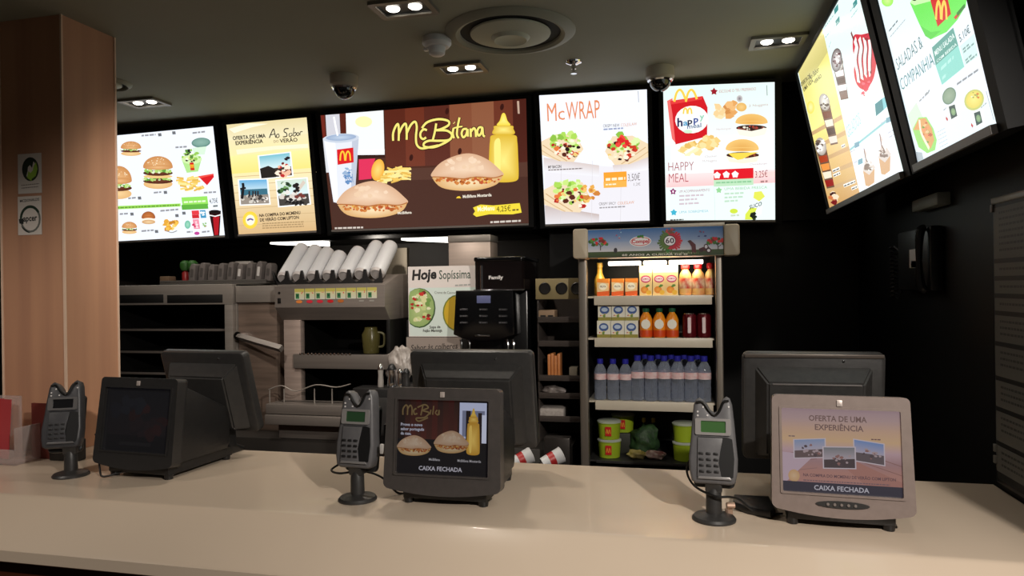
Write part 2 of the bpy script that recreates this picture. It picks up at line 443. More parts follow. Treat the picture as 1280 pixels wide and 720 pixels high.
# ------------------------------------------------------------------ the setting
CEIL = 2.46
WOOD = mat('beech_laminate', (176, 130, 104), .5, col2=(196, 148, 116), scale=(14, 14, .6), detail=4)
WOODL = mat('pale_edge_strip', (226, 196, 172), .4, col2=(218, 188, 165), scale=(9, 9, 9))
CEILM = mat('painted_ceiling', (142, 142, 127), .8, col2=(147, 147, 132), scale=(2, 2, 2))
KIT = mat('kitchen_wall', (62, 56, 50), .6, col2=(52, 47, 42), scale=(2, 2, 2))
FLOORM = mat('kitchen_floor', (70, 62, 56), .5, col2=(60, 54, 50), scale=(5, 5, 5))
b = new(); box(b, (-5, -2.5, -.05), (1.6, 5.1, 0)); struct('floor', b, FLOORM)
b = new(); box(b, (-5, -2.5, CEIL), (1.6, 5.1, CEIL+.05)); struct('ceiling', b, CEILM)
b = new(); box(b, (-.66, 3.62, 0), (.84, 3.68, CEIL)); struct('wall_back', b, BLACK)
b = new(); box(b, (.82, 1.15, 0), (.88, 3.62, CEIL)); struct('wall_right', b, BLACK)
b = new(); box(b, (-4.2, 4.9, 0), (-.6, 4.96, CEIL)); struct('wall_kitchen', b, KIT)
b = new(); box(b, (-4.26, -2.5, 0), (-4.2, 5, CEIL)); struct('wall_left', b, KIT)
b = new(); box(b, (-4.2, 3.57, 1.80), (.82, 3.62, CEIL)); struct('trim_1', b, BLACKF)
b = new(); box(b, (-.66, 3.69, 0), (-.60, 4.9, CEIL)); struct('wall_side', b, KIT)
PX0, PX1, PY0, PY1 = -2.325, -2.06, 2.0, 2.235
b = new(); box(b, (PX0, PY0, .951), (PX1, PY1, CEIL)); pil = struct('pillar', b, WOOD)
for n_, (x, y) in enumerate([(PX0, PY0), (PX1, PY0), (PX1, PY1)]):
    b = new(); box(b, (x-.0035, y-.0035, .951), (x+.0035, y+.0035, CEIL)); struct('trim_%d' % (n_+2), b, WOODL)

# service counter
SOLID = mat('beige_solid_surface', (206, 188, 168), .28, col2=(200, 182, 162), scale=(1.5, 1.5, 1.5), coat=.25)
REDWOOD = mat('red_brown_wood', (96, 50, 34), .4, col2=(72, 36, 24), scale=(1, 1, 22), detail=4)
cnt = empty('service_counter', (-1.2, 1.8, 0), 'long beige service counter with a rounded front edge carrying the tills', 'counter')
prof = [(2.15, .95), (1.572, .95), (1.566, .9496), (1.560, .9482), (1.555, .946), (1.409, .8695), (1.404, .864), (1.402, .838), (1.405, .835), (2.15, .835)]
b = new(); prism(b, prof, -3.3, .815, 'x'); link('worktop', b, SOLID, cnt, smooth=28)
b = new(); box(b, (-3.3, 1.45, 0), (.815, 1.49, .834)); box(b, (-3.3, 2.09, 0), (.815, 2.13, .834)); link('base_panel', b, REDWOOD, cnt)

# ------------------------------------------------------------------ menu boards
BO, BU = Vector((0, 3.494, 1.814)), Vector((1, 0, 0))
BV = Vector((0, -.117, .603)).normalized()
RO, RU = Vector((.623, 0, 1.814)), Vector((0, -1, 0))
RV = Vector((-.117, 0, .603)).normalized()
def board(O, eu, ev, q, name_label, mg, lip=.010, out=.008, seed=1, group='backlit menu boards'):
    """q: TL,TR,BR,BL in plane coordinates. returns (thing, art ready to be drawn on)"""
    n = eu.cross(ev)
    cx = sum(p[0] for p in q)/4
    base = O+eu*cx+ev*min(q[2][1], q[3][1])
    t = empty('menu_board', base, name_label, 'menu board', group)
    M = Matrix(((eu.x, -n.x, ev.x, O.x), (eu.y, -n.y, ev.y, O.y), (eu.z, -n.z, ev.z, O.z), (0, 0, 0, 1)))
    inner = list(q)
    sg = [(-1, 1), (1, 1), (1, -1), (-1, -1)]
    outer = [(p[0]+mg[0 if s_[0] < 0 else 1]*s_[0], p[1]+(.014 if s_[1] > 0 else .02)*s_[1]) for p, s_ in zip(q, sg)]
    b = new(); ring(b, outer, inner, -.004, .05, 'y', M=M); prism(b, [outer[3], outer[2], outer[1], outer[0]], .045, .055, 'y', M=M)
    link('frame', b, BLACKF, t)
    b = new()
    prism(b, [(q[3][0], q[3][1]-lip), (q[2][0], q[2][1]-lip), q[2], q[3]], -out, -.0042, 'y', M=M)
    link('lower_rail', b, mat('rail_glow_grey', (120, 114, 110), .4), t)  # lighter grey puts the board's own glow on the lower frame into the colour
    a = Art(O-n*.001, eu, ev, seed=seed)
    a.q = q
    return t, a
def corners(O, eu, ev, px):
    a = Art(O, eu, ev); out = [a.uv(p) for p in px]; a.bm.free(); return out

# 1 burgers
q = corners(BO, BU, BV, [(118, 172), (266.9, 157.7), (281.5, 293.9), (118, 303.2)])
t, a = board(BO, BU, BV, q, 'backlit menu board of burgers and fries half hidden behind the wooden pillar', (.03, .025), seed=3)
a.polyuv([q[3], q[2], q[1], q[0]], (236, 242, 250))
a.crop(130, 140, 4.237)
a.burger(143, 190, 116, 84)
a.burger(78, 365, 150, 190)
a.burger(287, 318, 168, 176, double=True)
for x0, y0, x1, y1 in [(200, 130, 275, 124), (470, 116, 540, 108), (380, 192, 440, 188), (265, 432, 305, 428), (130, 462, 170, 458), (300, 528, 395, 520), (85, 545, 130, 542), (200, 635, 265, 630), (530, 432, 595, 428), (440, 640, 470, 638), (520, 640, 560, 636)]:
    a.greek(x0, y0, x1, y1, 9, (150, 150, 155))
for x, y in [(297, 120), (372, 110), (190, 455), (327, 425), (150, 540), (280, 632), (388, 548), (425, 535)]: a.rect(x-10, y-7, x+10, y+8, (110, 112, 116))
a.ell(515, 162, 50, 26, (96, 136, 126), -4, (130, 168, 158)); a.ell(515, 160, 44, 20, (120, 160, 148), -4, (140, 176, 164))
a.poly([(470, 190), (545, 182), (535, 225), (480, 228)], (214, 238, 214))
a.poly([(412, 250), (520, 244), (500, 315), (440, 322)], (176, 226, 140))
a.ell(466, 250, 54, 26, (206, 236, 170)); a.blobs(462, 232, 52, 30, 30, [(40, 46, 40), (150, 200, 90), (90, 140, 60), (240, 246, 220), (220, 230, 140), (60, 60, 50)], 6, 14)
a.rect(455, 268, 482, 308, (206, 32, 30)); a.arches(468, 288, 18, 18, (250, 200, 50), 3)
a.fries(470, 382, 140, 84); a.poly([(500, 340), (582, 326), (584, 345), (548, 388)], (214, 32, 38)); a.poly([(500, 340), (582, 326), (580, 334), (512, 350)], (236, 80, 70))
a.poly([(60, 498), (408, 484), (408, 500), (60, 516)], (160, 222, 90)); a.greek(70, 511, 400, 496, 7, (96, 150, 60))
a.rect(412, 452, 555, 492, (150, 224, 96)); a.rect(412, 492, 555, 512, (96, 176, 66)); a.greek(425, 482, 540, 476, 9, (226, 246, 206))
a.text('4,75€', (562, 484), (606, 480), 24, (90, 96, 96), .01); a.greek(580, 503, 606, 501, 9, (110, 116, 116))
a.burger(137, 610, 86, 70); a.bun(238, 560, 74, 34, (160, 90, 46), (214, 130, 70)); a.ell(239, 572, 38, 11, (250, 238, 220)); a.ell(239, 582, 36, 12, (206, 160, 110), 0, (236, 206, 160))
a.blobs(360, 598, 46, 26, 15, [(240, 190, 80), (226, 166, 60), (200, 132, 44), (246, 210, 120)], 12, 20); a.line([(330, 625), (360, 638), (390, 628)], 4, (150, 150, 150))
a.rect(466, 522, 508, 542, (226, 60, 70)); a.rect(468, 544, 508, 562, (206, 40, 50)); a.rect(510, 520, 545, 560, (70, 150, 190)); a.blobs(528, 540, 14, 14, 6, [(240, 250, 255)], 5, 9)
a.rect(472, 568, 512, 618, (236, 150, 170)); a.blobs(492, 592, 16, 20, 8, [(206, 60, 100), (250, 220, 226)], 4, 9)
a.ell(446, 596, 16, 22, (110, 186, 160), 0, (160, 216, 190)); a.blobs(540, 595, 12, 14, 6, [(150, 190, 120), (206, 110, 110)], 5, 9); a.ell(495, 642, 14, 9, (190, 70, 150))
a.poly([(558, 528), (622, 522), (614, 655), (584, 658)], (40, 8, 12)); a.poly([(580, 556), (614, 552), (608, 650), (588, 652)], (176, 22, 34)); a.ell(590, 528, 32, 10, (22, 14, 16)); a.line([(562, 546), (592, 552), (620, 544)], 5, (246, 246, 246), 0)
a.done('poster', BACKLIT, t)

# 2 summer offer
q = corners(BO, BU, BV, [(283, 156), (383.7, 146.6), (396, 288), (298.3, 293)])
t, a = board(BO, BU, BV, q, 'narrow sandy backlit menu board with three tilted snapshots on pale planks', (.025, .026), seed=4)
def lerp(p, r, f): return (p[0]+(r[0]-p[0])*f, p[1]+(r[1]-p[1])*f)
def band(f0, f1, c0, c1):
    a.up(); a.face([lerp(q[0], q[3], f1), lerp(q[1], q[2], f1), lerp(q[1], q[2], f0), lerp(q[0], q[3], f0)], [c1, c1, c0, c0])
band(0, .14, (226, 210, 160), (240, 230, 190)); band(.14, .28, (240, 226, 180), (246, 232, 170)); band(.28, .44, (250, 236, 160), (246, 226, 130)); band(.44, .56, (246, 230, 170), (240, 226, 190)); band(.56, 1, (240, 222, 180), (214, 178, 128))
a.crop(130, 140, 4.237)
for y in (330, 375, 415, 455, 500, 545, 590): a.line([(690, y+14), (900, y), (1125, y-12)], 3, (206, 176, 130), 0)
a.poly([(660, 90), (760, 60), (870, 62), (780, 82), (690, 112)], (246, 240, 214)); a.poly([(700, 200), (900, 180), (1080, 168), (1082, 190), (900, 200), (705, 225)], (246, 238, 206))
a.text('OFERTA DE UMA', (683, 149), (857, 135), 20, (40, 34, 30), .03); a.text('EXPERIÊNCIA', (698, 175), (843, 163), 20, (40, 34, 30), .03)
a.line([(876, 138), (884, 116), (898, 90), (904, 112), (910, 136)], 5, (50, 44, 40)); a.line([(880, 122), (908, 116)], 4, (50, 44, 40), 0); a.line([(925, 116), (914, 122), (916, 136), (928, 130), (925, 116)], 4, (50, 44, 40))
a.line([(978, 88), (958, 90), (954, 104), (966, 112), (968, 128), (948, 132)], 5, (50, 44, 40)); a.line([(990, 112), (980, 118), (984, 130), (996, 122), (994, 110), (998, 126)], 4, (50, 44, 40)); a.line([(1006, 84), (1004, 126), (1016, 122), (1016, 108), (1006, 112)], 4, (50, 44, 40)); a.line([(1028, 108), (1020, 116), (1026, 126), (1034, 116), (1028, 108)], 4, (50, 44, 40)); a.line([(1038, 124), (1040, 106), (1052, 104)], 4, (50, 44, 40))
a.text('DO', (900, 163), (926, 161), 14, (150, 130, 100), .01); a.text('VERÃO', (932, 163), (1026, 156), 20, (46, 40, 36), .02)
def snap(pts, sky, ground):
    c_ = (sum(p[0] for p in pts)/4, sum(p[1] for p in pts)/4)
    a.poly([(c_[0]+(p[0]-c_[0])*1.1, c_[1]+(p[1]-c_[1])*1.1) for p in pts], (250, 250, 246))
    m1, m2 = lerp(pts[0], pts[3], .6), lerp(pts[1], pts[2], .6)
    a.grad([pts[0], pts[1], m2, m1], sky, (214, 236, 240)); a.grad([m1, m2, pts[2], pts[3]], ground, ground)
snap([(822, 235), (983, 216), (996, 335), (834, 352)], (120, 190, 206), (60, 50, 44))
a.poly([(826, 300), (870, 285), (905, 300), (910, 345), (834, 352)], (40, 36, 34)); a.blobs(945, 305, 36, 34, 26, [(214, 110, 80), (240, 190, 160), (190, 50, 50), (250, 230, 210), (110, 40, 40)], 8, 17); a.blobs(975, 245, 12, 10, 4, [(40, 36, 40)], 8, 12)
snap([(716, 362), (862, 357), (876, 484), (726, 490)], (96, 170, 216), (150, 140, 130))
a.rect(722, 412, 868, 436, (60, 110, 130)); a.blobs(798, 462, 66, 20, 30, [(90, 86, 84), (206, 200, 190), (60, 56, 54), (236, 230, 222)], 6, 12)
for x in (790, 803, 816, 770): a.line([(x, 418), (x, 446)], 8, (46, 40, 42), 0)
a.line([(736, 376), (738, 400), (732, 460)], 14, (30, 30, 34)); a.line([(722, 408), (752, 402)], 9, (30, 30, 34), 0)
snap([(916, 364), (1072, 352), (1090, 484), (930, 498)], (206, 222, 206), (70, 66, 62))
a.blobs(960, 400, 40, 40, 18, [(70, 110, 60), (40, 60, 40), (120, 160, 100), (220, 230, 214)], 8, 17); a.line([(1062, 368), (1030, 410), (1000, 440)], 17, (214, 200, 186)); a.blobs(1015, 400, 18, 26, 8, [(36, 30, 30)], 9, 16); a.blobs(1000, 445, 66, 22, 20, [(214, 206, 196), (120, 60, 54), (230, 226, 220)], 8, 16); a.blobs(1010, 478, 70, 14, 22, [(30, 28, 28), (70, 66, 62)], 8, 13)
a.ell(776, 572, 40, 46, (246, 206, 60), 0, (252, 232, 110)); a.ell(776, 572, 24, 28, (250, 240, 220)); a.line([(760, 574), (776, 566), (792, 572)], 8, (110, 96, 150))
a.text('NA COMPRA DO MCMENU', (825, 556), (1042, 540), 16, (56, 44, 34), .03); a.text('DE VERÃO COM LIPTON', (828, 580), (1034, 565), 16, (56, 44, 34), .03)
for y in (594, 606, 618): a.greek(840, y, 1060, y-10, 6, (170, 140, 100))
a.done('poster', BACKLIT, t)

# 3 sandwich and sauce bottle
q = corners(BO, BU, BV, [(400.5, 144.3), (657.8, 123.2), (661, 278.9), (415, 287.3)])
t, a = board(BO, BU, BV, q, 'wide dark brown backlit menu board with a yellow sauce bottle and white cup', (.026, .026), seed=5)
BROWN1, BROWN2 = (88, 40, 26), (112, 62, 42)
a.polyuv([q[3], q[2], q[1], q[0]], (74, 40, 30))
a.crop(390, 110, 3.79)
wood = [(344, 100), (440, 92), (530, 86), (650, 76), (755, 68), (860, 60), (950, 54), (1015, 49)]
cw = [(86, 36, 24), (104, 46, 30), (84, 38, 28), (128, 74, 50), (136, 84, 58), (104, 50, 34), (70, 28, 20)]
for i in range(7):
    x0, y0 = wood[i]; x1, y1 = wood[i+1]
    a.grad([(x0, y0), (x1, y1), (x1+6, 352+(1015-x1)*.035), (x0+6, 352+(1015-x0)*.035)], cw[i], (max(cw[i][0]-6, 0)+14, cw[i][1]+8, cw[i][2]+8))
for x, y in ((640, 110), (900, 90), (700, 300), (470, 330)): a.ell(x, y, 9, 16, (60, 24, 18), 10, (50, 20, 16))
a.poly([(350, 384), (700, 372), (1022, 350), (1028, 638), (98, 670), (76, 410)], (72, 44, 36))
a.poly([(350, 384), (700, 372), (1022, 350), (1024, 420), (350, 440)], (84, 54, 44))
a.poly([(42, 130), (58, 128), (66, 240), (50, 242)], (110, 40, 30)); a.poly([(130, 122), (160, 120), (166, 224), (140, 226)], (86, 34, 24))
a.poly([(64, 128), (130, 123), (140, 330), (76, 336)], (206, 206, 214)); a.poly([(160, 118), (338, 100), (344, 318), (166, 320)], (236, 240, 240)); a.ell(245, 160, 40, 26, (240, 240, 180)); a.poly([(160, 296), (344, 290), (344, 318), (166, 320)], (246, 248, 250)); a.poly([(160, 318), (344, 316), (346, 330), (160, 336)], (50, 26, 22))
a.poly([(42, 240), (70, 236), (82, 400), (56, 402)], (216, 218, 222))
# fries carton and fries behind the cup
a.fries(388, 410, 150, 84); a.poly([(222, 338), (300, 334), (286, 380), (282, 430), (222, 436)], (220, 50, 90)); a.ell(312, 388, 30, 52, (236, 170, 60), 12, (250, 214, 120)); a.fries(400, 408, 150, 76)
# paper cup
a.poly([(56, 240), (222, 236), (206, 470), (120, 545), (102, 540)], (226, 230, 240)); a.poly([(60, 245), (110, 244), (124, 540), (104, 538)], (246, 248, 252)); a.poly([(190, 246), (222, 240), (206, 460), (186, 470)], (190, 198, 214))
a.ell(138, 238, 86, 22, (206, 214, 226), -3, (170, 186, 210)); a.ell(138, 234, 72, 15, (150, 170, 200), -3, (190, 206, 226)); a.line([(104, 136), (112, 180), (122, 226)], 9, (250, 250, 252), 0)
a.poly([(118, 292), (196, 282), (198, 352), (122, 364)], (214, 30, 36)); a.arches(158, 322, 52, 44, (252, 200, 60), 7)
a.text('cool', (160, 452), (196, 446), 40, (120, 150, 190), .02); a.blobs(172, 415, 22, 42, 22, [(96, 136, 186), (150, 176, 206), (110, 150, 196)], 5, 10)
a.bottle(908, 122, 446, 140, (240, 212, 66), (250, 232, 130)); a.pita(288, 530, 336, 186); a.pita(738, 400, 342, 188)
SC = (240, 226, 120)
for dc, wd in (((50, 24, 16), 17), (SC, 10)):
    a.line([(386, 250), (386, 215), (398, 182), (410, 172), (413, 210), (412, 250)], wd, dc); a.line([(412, 220), (430, 182), (446, 170), (450, 210), (450, 245)], wd, dc); a.line([(450, 215), (470, 175), (490, 160), (498, 185), (494, 230), (498, 268), (520, 286), (560, 280), (600, 272)], wd, dc)
    a.line([(546, 200), (530, 196), (516, 212), (516, 232), (528, 242), (542, 234)], wd, dc)
    a.line([(590, 168), (584, 205), (574, 246)], wd, dc); a.line([(522, 190), (548, 162), (600, 148), (646, 156), (648, 176), (610, 196), (590, 200), (640, 202), (664, 222), (650, 246), (600, 250), (556, 250), (532, 262), (536, 278), (580, 280), (630, 260), (660, 240)], wd, dc)
    a.line([(672, 190), (668, 215), (674, 238)], wd, dc); a.line([(674, 164), (676, 166)], wd+3, dc, 0); a.line([(700, 140), (692, 180), (688, 220), (696, 238)], wd, dc); a.line([(672, 190), (700, 184), (714, 182)], wd-3, dc, 0)
    a.line([(736, 194), (718, 196), (710, 216), (718, 234), (732, 220), (738, 196), (740, 230)], wd, dc); a.line([(752, 192), (754, 232)], wd, dc); a.line([(754, 208), (768, 190), (776, 204), (778, 232)], wd, dc); a.line([(806, 186), (792, 188), (784, 208), (792, 226), (804, 210), (808, 186), (812, 222), (820, 230)], wd, dc)
a.text('McBifana Mostarda', (716, 521), (852, 512), 14, (226, 216, 200), .03); a.poly([(684, 522), (690, 514), (700, 512), (708, 522)], (240, 200, 60)); a.text('McBifana', (408, 598), (474, 594), 12, (226, 216, 200), .03)
a.poly([(764, 566), (800, 552), (860, 556), (985, 545), (994, 590), (950, 598), (840, 598), (780, 610), (764, 598), (774, 584)], (236, 214, 60)); a.text('McMenu', (786, 584), (866, 578), 22, (250, 244, 200), .03); a.text('4,25€', (876, 586), (944, 582), 26, (70, 54, 20), .0); a.greek(950, 582, 980, 580, 8, (110, 90, 40))
a.greek(846, 640, 990, 633, 9, (206, 196, 186)); a.greek(110, 668, 244, 664, 8, (206, 196, 186)); a.poly([(972, 62), (982, 62), (985, 122), (976, 122)], (190, 160, 140))
a.done('poster', BACKLIT, t)

# 4 wraps
q = corners(BO, BU, BV, [(673.9, 119.2), (808.6, 111.7), (812, 275.6), (681.7, 280.3)])
t, a = board(BO, BU, BV, q, 'white backlit menu board showing three filled tortilla wraps', (.026, .022), seed=6)
a.polyuv([q[3], q[2], q[1], q[0]], (238, 242, 250)); a.crop(660, 90, 3.6)
a.poly([(74, 395), (160, 410), (400, 428), (540, 400), (546, 668), (78, 684)], (232, 230, 236)); a.grad([(70, 385), (320, 420), (320, 470), (72, 450)], (214, 200, 196), (236, 236, 242)); a.grad([(380, 420), (542, 380), (544, 440), (390, 460)], (214, 200, 196), (240, 240, 246)); a.grad([(76, 600), (320, 640), (320, 676), (78, 684)], (196, 180, 176), (226, 222, 226))
for x in (150, 290, 420): a.line([(x, 400), (x-4, 676)], 1.5, (210, 206, 210), 0)
OR = (226, 140, 96)
a.text('M', (88, 222), (130, 220), 82, OR, .0); a.text('c', (136, 216), (166, 214), 62, OR, .0); a.text('WRAP', (172, 216), (325, 206), 82, OR, .0)
a.text('CRISPY NEW', (338, 250), (412, 246), 14, (96, 90, 90), .0); a.text('COLESLAW', (418, 246), (490, 240), 14, (214, 150, 110), .0); a.greek(340, 262, 432, 256, 7, (150, 160, 190))
a.wrap(166, 340, 200, 144, False); a.wrap(430, 350, 200, 152, True); a.wrap(190, 560, 220, 160, False)
a.blobs(272, 545, 40, 40, 14, [(230, 170, 80), (240, 196, 110), (206, 130, 60)], 9, 18); a.blobs(420, 320, 26, 30, 12, [(214, 40, 40), (236, 70, 60)], 10, 18)
a.text('MY BACON', (92, 434), (150, 431), 13, (60, 50, 50), .02); a.greek(92, 444, 246, 436, 5, (130, 120, 120))
a.rect(340, 452, 445, 494, (240, 160, 50)); a.rect(340, 494, 445, 517, (246, 178, 80)); a.greek(350, 490, 438, 484, 12, (255, 236, 206)); a.greek(350, 510, 400, 507, 6, (255, 236, 206))
a.text('3,50€', (450, 491), (505, 487), 32, (110, 104, 104), -.005); a.text('1,2€', (476, 512), (506, 510), 13, (150, 144, 144), 0)
a.text('CRISPY SPICY', (320, 600), (396, 597), 13, (110, 104, 104), 0); a.text('COLESLAW', (404, 597), (478, 592), 13, (214, 150, 110), 0); a.greek(322, 614, 440, 608, 6, (160, 156, 160)); a.line([(496, 86), (498, 136)], 2, (120, 120, 126), 0)
a.done('poster', BACKLIT, t)

# 5 child's meal
q = corners(BO, BU, BV, [(828.9, 108), (968.3, 102.5), (969, 274.7), (832.8, 275.6)])
t, a = board(BO, BU, BV, q, "pale green backlit menu board with a red child's meal carton", (.022, .03), seed=7)
a.polyuv([q[3], q[2], q[1], q[0]], (232, 244, 242)); a.crop(660, 90, 3.6)
a.grad([(612, 68), (1108, 47), (1110, 330), (618, 330)], (222, 242, 236), (240, 248, 248)); a.rect(640, 300, 1108, 445, (240, 248, 248))
a.rect(620, 462, 1112, 498, (248, 226, 226), (250, 200, 200)); a.rect(1014, 452, 1112, 470, (250, 214, 210))
RED = (206, 26, 36)
a.poly([(626, 130), (650, 118), (664, 320), (648, 300), (640, 250)], (236, 110, 106)); a.poly([(640, 130), (786, 108), (808, 160), (806, 290), (664, 326), (650, 190)], RED); a.poly([(640, 130), (786, 108), (782, 124), (646, 146)], (226, 60, 60))
for qx in (682, 734): a.line([(qx-24, 134), (qx-14, 96), (qx, 80), (qx+14, 92), (qx+26, 122)], 10, (250, 206, 80))
a.ell(737, 214, 75, 62, (246, 248, 246), -6)
for ch, x, y, h, c_ in (('h', 672, 246, 38, (50, 50, 90)), ('a', 698, 242, 26, (90, 160, 200)), ('p', 718, 236, 28, (40, 44, 70)), ('p', 745, 228, 28, (60, 80, 150)), ('y', 772, 214, 26, (150, 206, 180))): a.text(ch, (x, y), (x+(24 if ch == 'h' else 22), y-3), h, c_, .03)
a.text('meal', (716, 256), (780, 248), 20, (110, 130, 160), .02); a.arches(718, 176, 40, 26, (246, 206, 90), 7); a.ell(720, 268, 20, 8, (206, 236, 206))
a.blobs(728, 345, 56, 22, 24, [(246, 222, 160), (240, 206, 130), (226, 184, 100), (250, 236, 190)], 14, 24); a.blobs(815, 310, 34, 34, 22, [(246, 222, 160), (240, 206, 130), (232, 190, 110)], 14, 22); a.poly([(700, 362), (745, 334), (758, 340), (710, 370)], (255, 250, 232))
a.star(837, 88, 18, (150, 26, 40)); a.text('ESCOLHE O TEU PREFERIDO', (860, 94), (1026, 82), 13, (196, 130, 136), .0)
a.blobs(872, 176, 26, 34, 12, [(240, 206, 150), (236, 190, 126), (246, 222, 176)], 14, 24, 20); a.blobs(912, 160, 20, 42, 14, [(226, 164, 96), (236, 184, 120), (206, 140, 76)], 12, 22); a.ell(960, 158, 24, 20, (226, 176, 96), 0, (240, 200, 130)); a.ell(952, 120, 14, 16, (210, 206, 206), 0, (120, 110, 116)); a.text('3 Nuggets', (994, 158), (1080, 150), 11, (196, 160, 160), 0)
a.bun(1006, 228, 146, 40, (236, 190, 110), (224, 164, 76)); a.ell(1006, 252, 70, 14, (50, 26, 22)); a.blobs(1006, 252, 64, 10, 16, [(120, 60, 46), (236, 226, 206), (170, 60, 50)], 4, 9); a.poly([(936, 256), (1006, 266), (1078, 250), (1066, 282), (1006, 294), (950, 284)], (250, 240, 224)); a.text('Hambúrguer', (848, 262), (915, 258), 9, (206, 170, 176), 0)
a.bun(964, 348, 150, 46, (240, 196, 116), (220, 160, 76)); a.ell(966, 374, 74, 14, (70, 34, 26)); a.blobs(966, 374, 66, 10, 14, [(150, 70, 50), (236, 226, 206)], 4, 9); a.poly([(900, 366), (1040, 360), (1000, 374), (950, 400), (922, 384)], (250, 214, 80)); a.poly([(890, 376), (940, 396), (1040, 378), (1030, 404), (964, 412), (905, 404)], (246, 236, 216)); a.text('Cheeseburger', (998, 420), (1078, 415), 9, (206, 170, 176), 0)
a.text('Chicken', (796, 386), (850, 382), 10, (206, 180, 180), 0); a.text('McNuggets', (786, 406), (850, 402), 10, (206, 180, 180), 0)
HM = (166, 62, 76)
a.text('HAPPY', (632, 446), (746, 442), 40, HM, -.012); a.text('MEAL', (634, 498), (722, 494), 42, HM, -.012)
a.rect(836, 440, 1014, 484, (222, 26, 40)); a.rect(836, 486, 1014, 508, (190, 226, 190)); a.greek(846, 502, 1008, 496, 7, (140, 196, 150))
for x, y in ((851, 465), (892, 462), (932, 461)): a.star(x, y, 17, (252, 250, 246), .75)
a.text('3.25€', (1022, 476), (1078, 472), 30, (140, 60, 70), -.004); a.greek(1046, 498, 1078, 496, 9, (170, 130, 130))
a.star(653, 538, 16, (130, 26, 96), .6); a.ell(653, 538, 4, 6, (250, 230, 240)); a.star(859, 532, 15, (150, 210, 150), .6); a.star(656, 632, 16, (60, 176, 206), .6)
a.text('UM ACOMPANHAMENTO', (680, 544), (818, 536), 12, (170, 120, 140), 0); a.text('UMA BEBIDA FRESCA', (884, 532), (1076, 524), 12, (150, 206, 160), 0); a.text('UMA SOBREMESA', (680, 636), (812, 630), 11, (130, 190, 210), 0)
for i in range(3): a.greek(680, 562+i*18, 680+(110, 84, 92)[i], 557+i*18, 8, (206, 190, 200)); a.greek(884, 552+i*17, 884+(86, 84, 60)[i], 548+i*17, 8, (190, 220, 196))
a.line([(838, 520), (842, 668)], 1.5, (200, 214, 214), 0); a.poly([(1018, 540), (1050, 536), (1066, 560), (1040, 582), (1014, 566)], (226, 230, 90)); a.ell(926, 626, 18, 11, (206, 226, 70)); a.greek(912, 650, 950, 648, 8, (200, 214, 190))
a.poly([(990, 610), (1020, 590), (1056, 600), (1050, 640), (1012, 660), (980, 656)], (240, 250, 250)); a.poly([(978, 640), (1000, 610), (1030, 612), (1010, 664), (976, 664)], (216, 230, 80)); a.text('SUCO', (996, 618), (1052, 600), 18, (70, 90, 90), .02); a.blobs(1012, 650, 14, 14, 8, [(24, 30, 24), (40, 60, 40)], 7, 11)
a.line([(1074, 60), (1076, 106)], 3, (130, 140, 140), 0); a.greek(640, 668, 700, 666, 5, (80, 80, 80))
a.done('poster', BACKLIT, t)

# 6 drinks and ice creams (right wall)
c_ = corners(RO, RU, RV, [(997, 92), (1037, 261.2), (1131, 213.3), (1147.8, 204), (1248.9, 156.7)])
vb = (c_[1][1]+c_[2][1])/2; vt = c_[0][1]; u0 = (c_[0][0]+c_[1][0])/2
def lean(top, foot):
    a_, b_ = corners(RO, RU, RV, [top, foot]); f = (vt-b_[1])/(a_[1]-b_[1]); return b_[0]+(a_[0]-b_[0])*f
uR = lean((1077, 0), (1131, 213.3)); uL2 = lean((1097, 0), (1147.8, 204)); uR2 = lean((1211, 0), (1248.9, 156.7))
q = [(c_[0][0], vt), (uR, vt), (c_[2][0], vb), (c_[1][0], vb)]
t, a = board(RO, RU, RV, q, 'backlit menu board of iced drinks and ice cream cones on the right, nearer the corner', (.03, .05), .019, .016, seed=8)
a.polyuv([q[3], q[2], q[1], q[0]], (226, 244, 242))
um = a.crop(960, 0, 4).uv((330, 330))[0]
um = (a.uv((272, 150))[0]+a.crop(995, 80, 3.787).uv((302, 605))[0])/2
H_ = vt-vb
def strip(v0, v1, c0, c1, ua=None, ub=None):
    a.up(); ua = u0 if ua is None else ua; ub = um if ub is None else ub
    a.face([(ua, vb+H_*v1), (ub, vb+H_*v1), (ub, vb+H_*v0), (ua, vb+H_*v0)], [c1, c1, c0, c0])
strip(1, .86, (226, 214, 140), (206, 196, 120)); strip(.86, .55, (236, 226, 130), (250, 240, 150)); strip(.55, .4, (250, 236, 140), (240, 214, 130)); strip(.4, 0, (236, 206, 140), (206, 160, 100))
a.crop(995, 80, 3.787)
v5 = a.uv((360, 330))[1]; strip((v5-vb)/H_, 0, (236, 244, 252), (240, 246, 252), um, q[1][0])
strip((v5-vb)/H_+.012, (v5-vb)/H_, (130, 190, 196), (150, 206, 206), um, q[1][0])
for y in range(5): a.line([(75+y*18, 330+y*66), (218+y*17, 250+y*74)], 4, (206, 170, 120), 0)
TXT = (46, 42, 34)
a.text('OFERTA DE', (25, 108), (70, 62), 24, TXT, .02); a.text('UMA VIDA', (38, 132), (82, 84), 24, TXT, .02); a.text('Ao Sabor', (66, 78), (110, 34), 30, TXT, .01, .25); a.text('VERÃO', (88, 96), (122, 62), 22, TXT, .02)
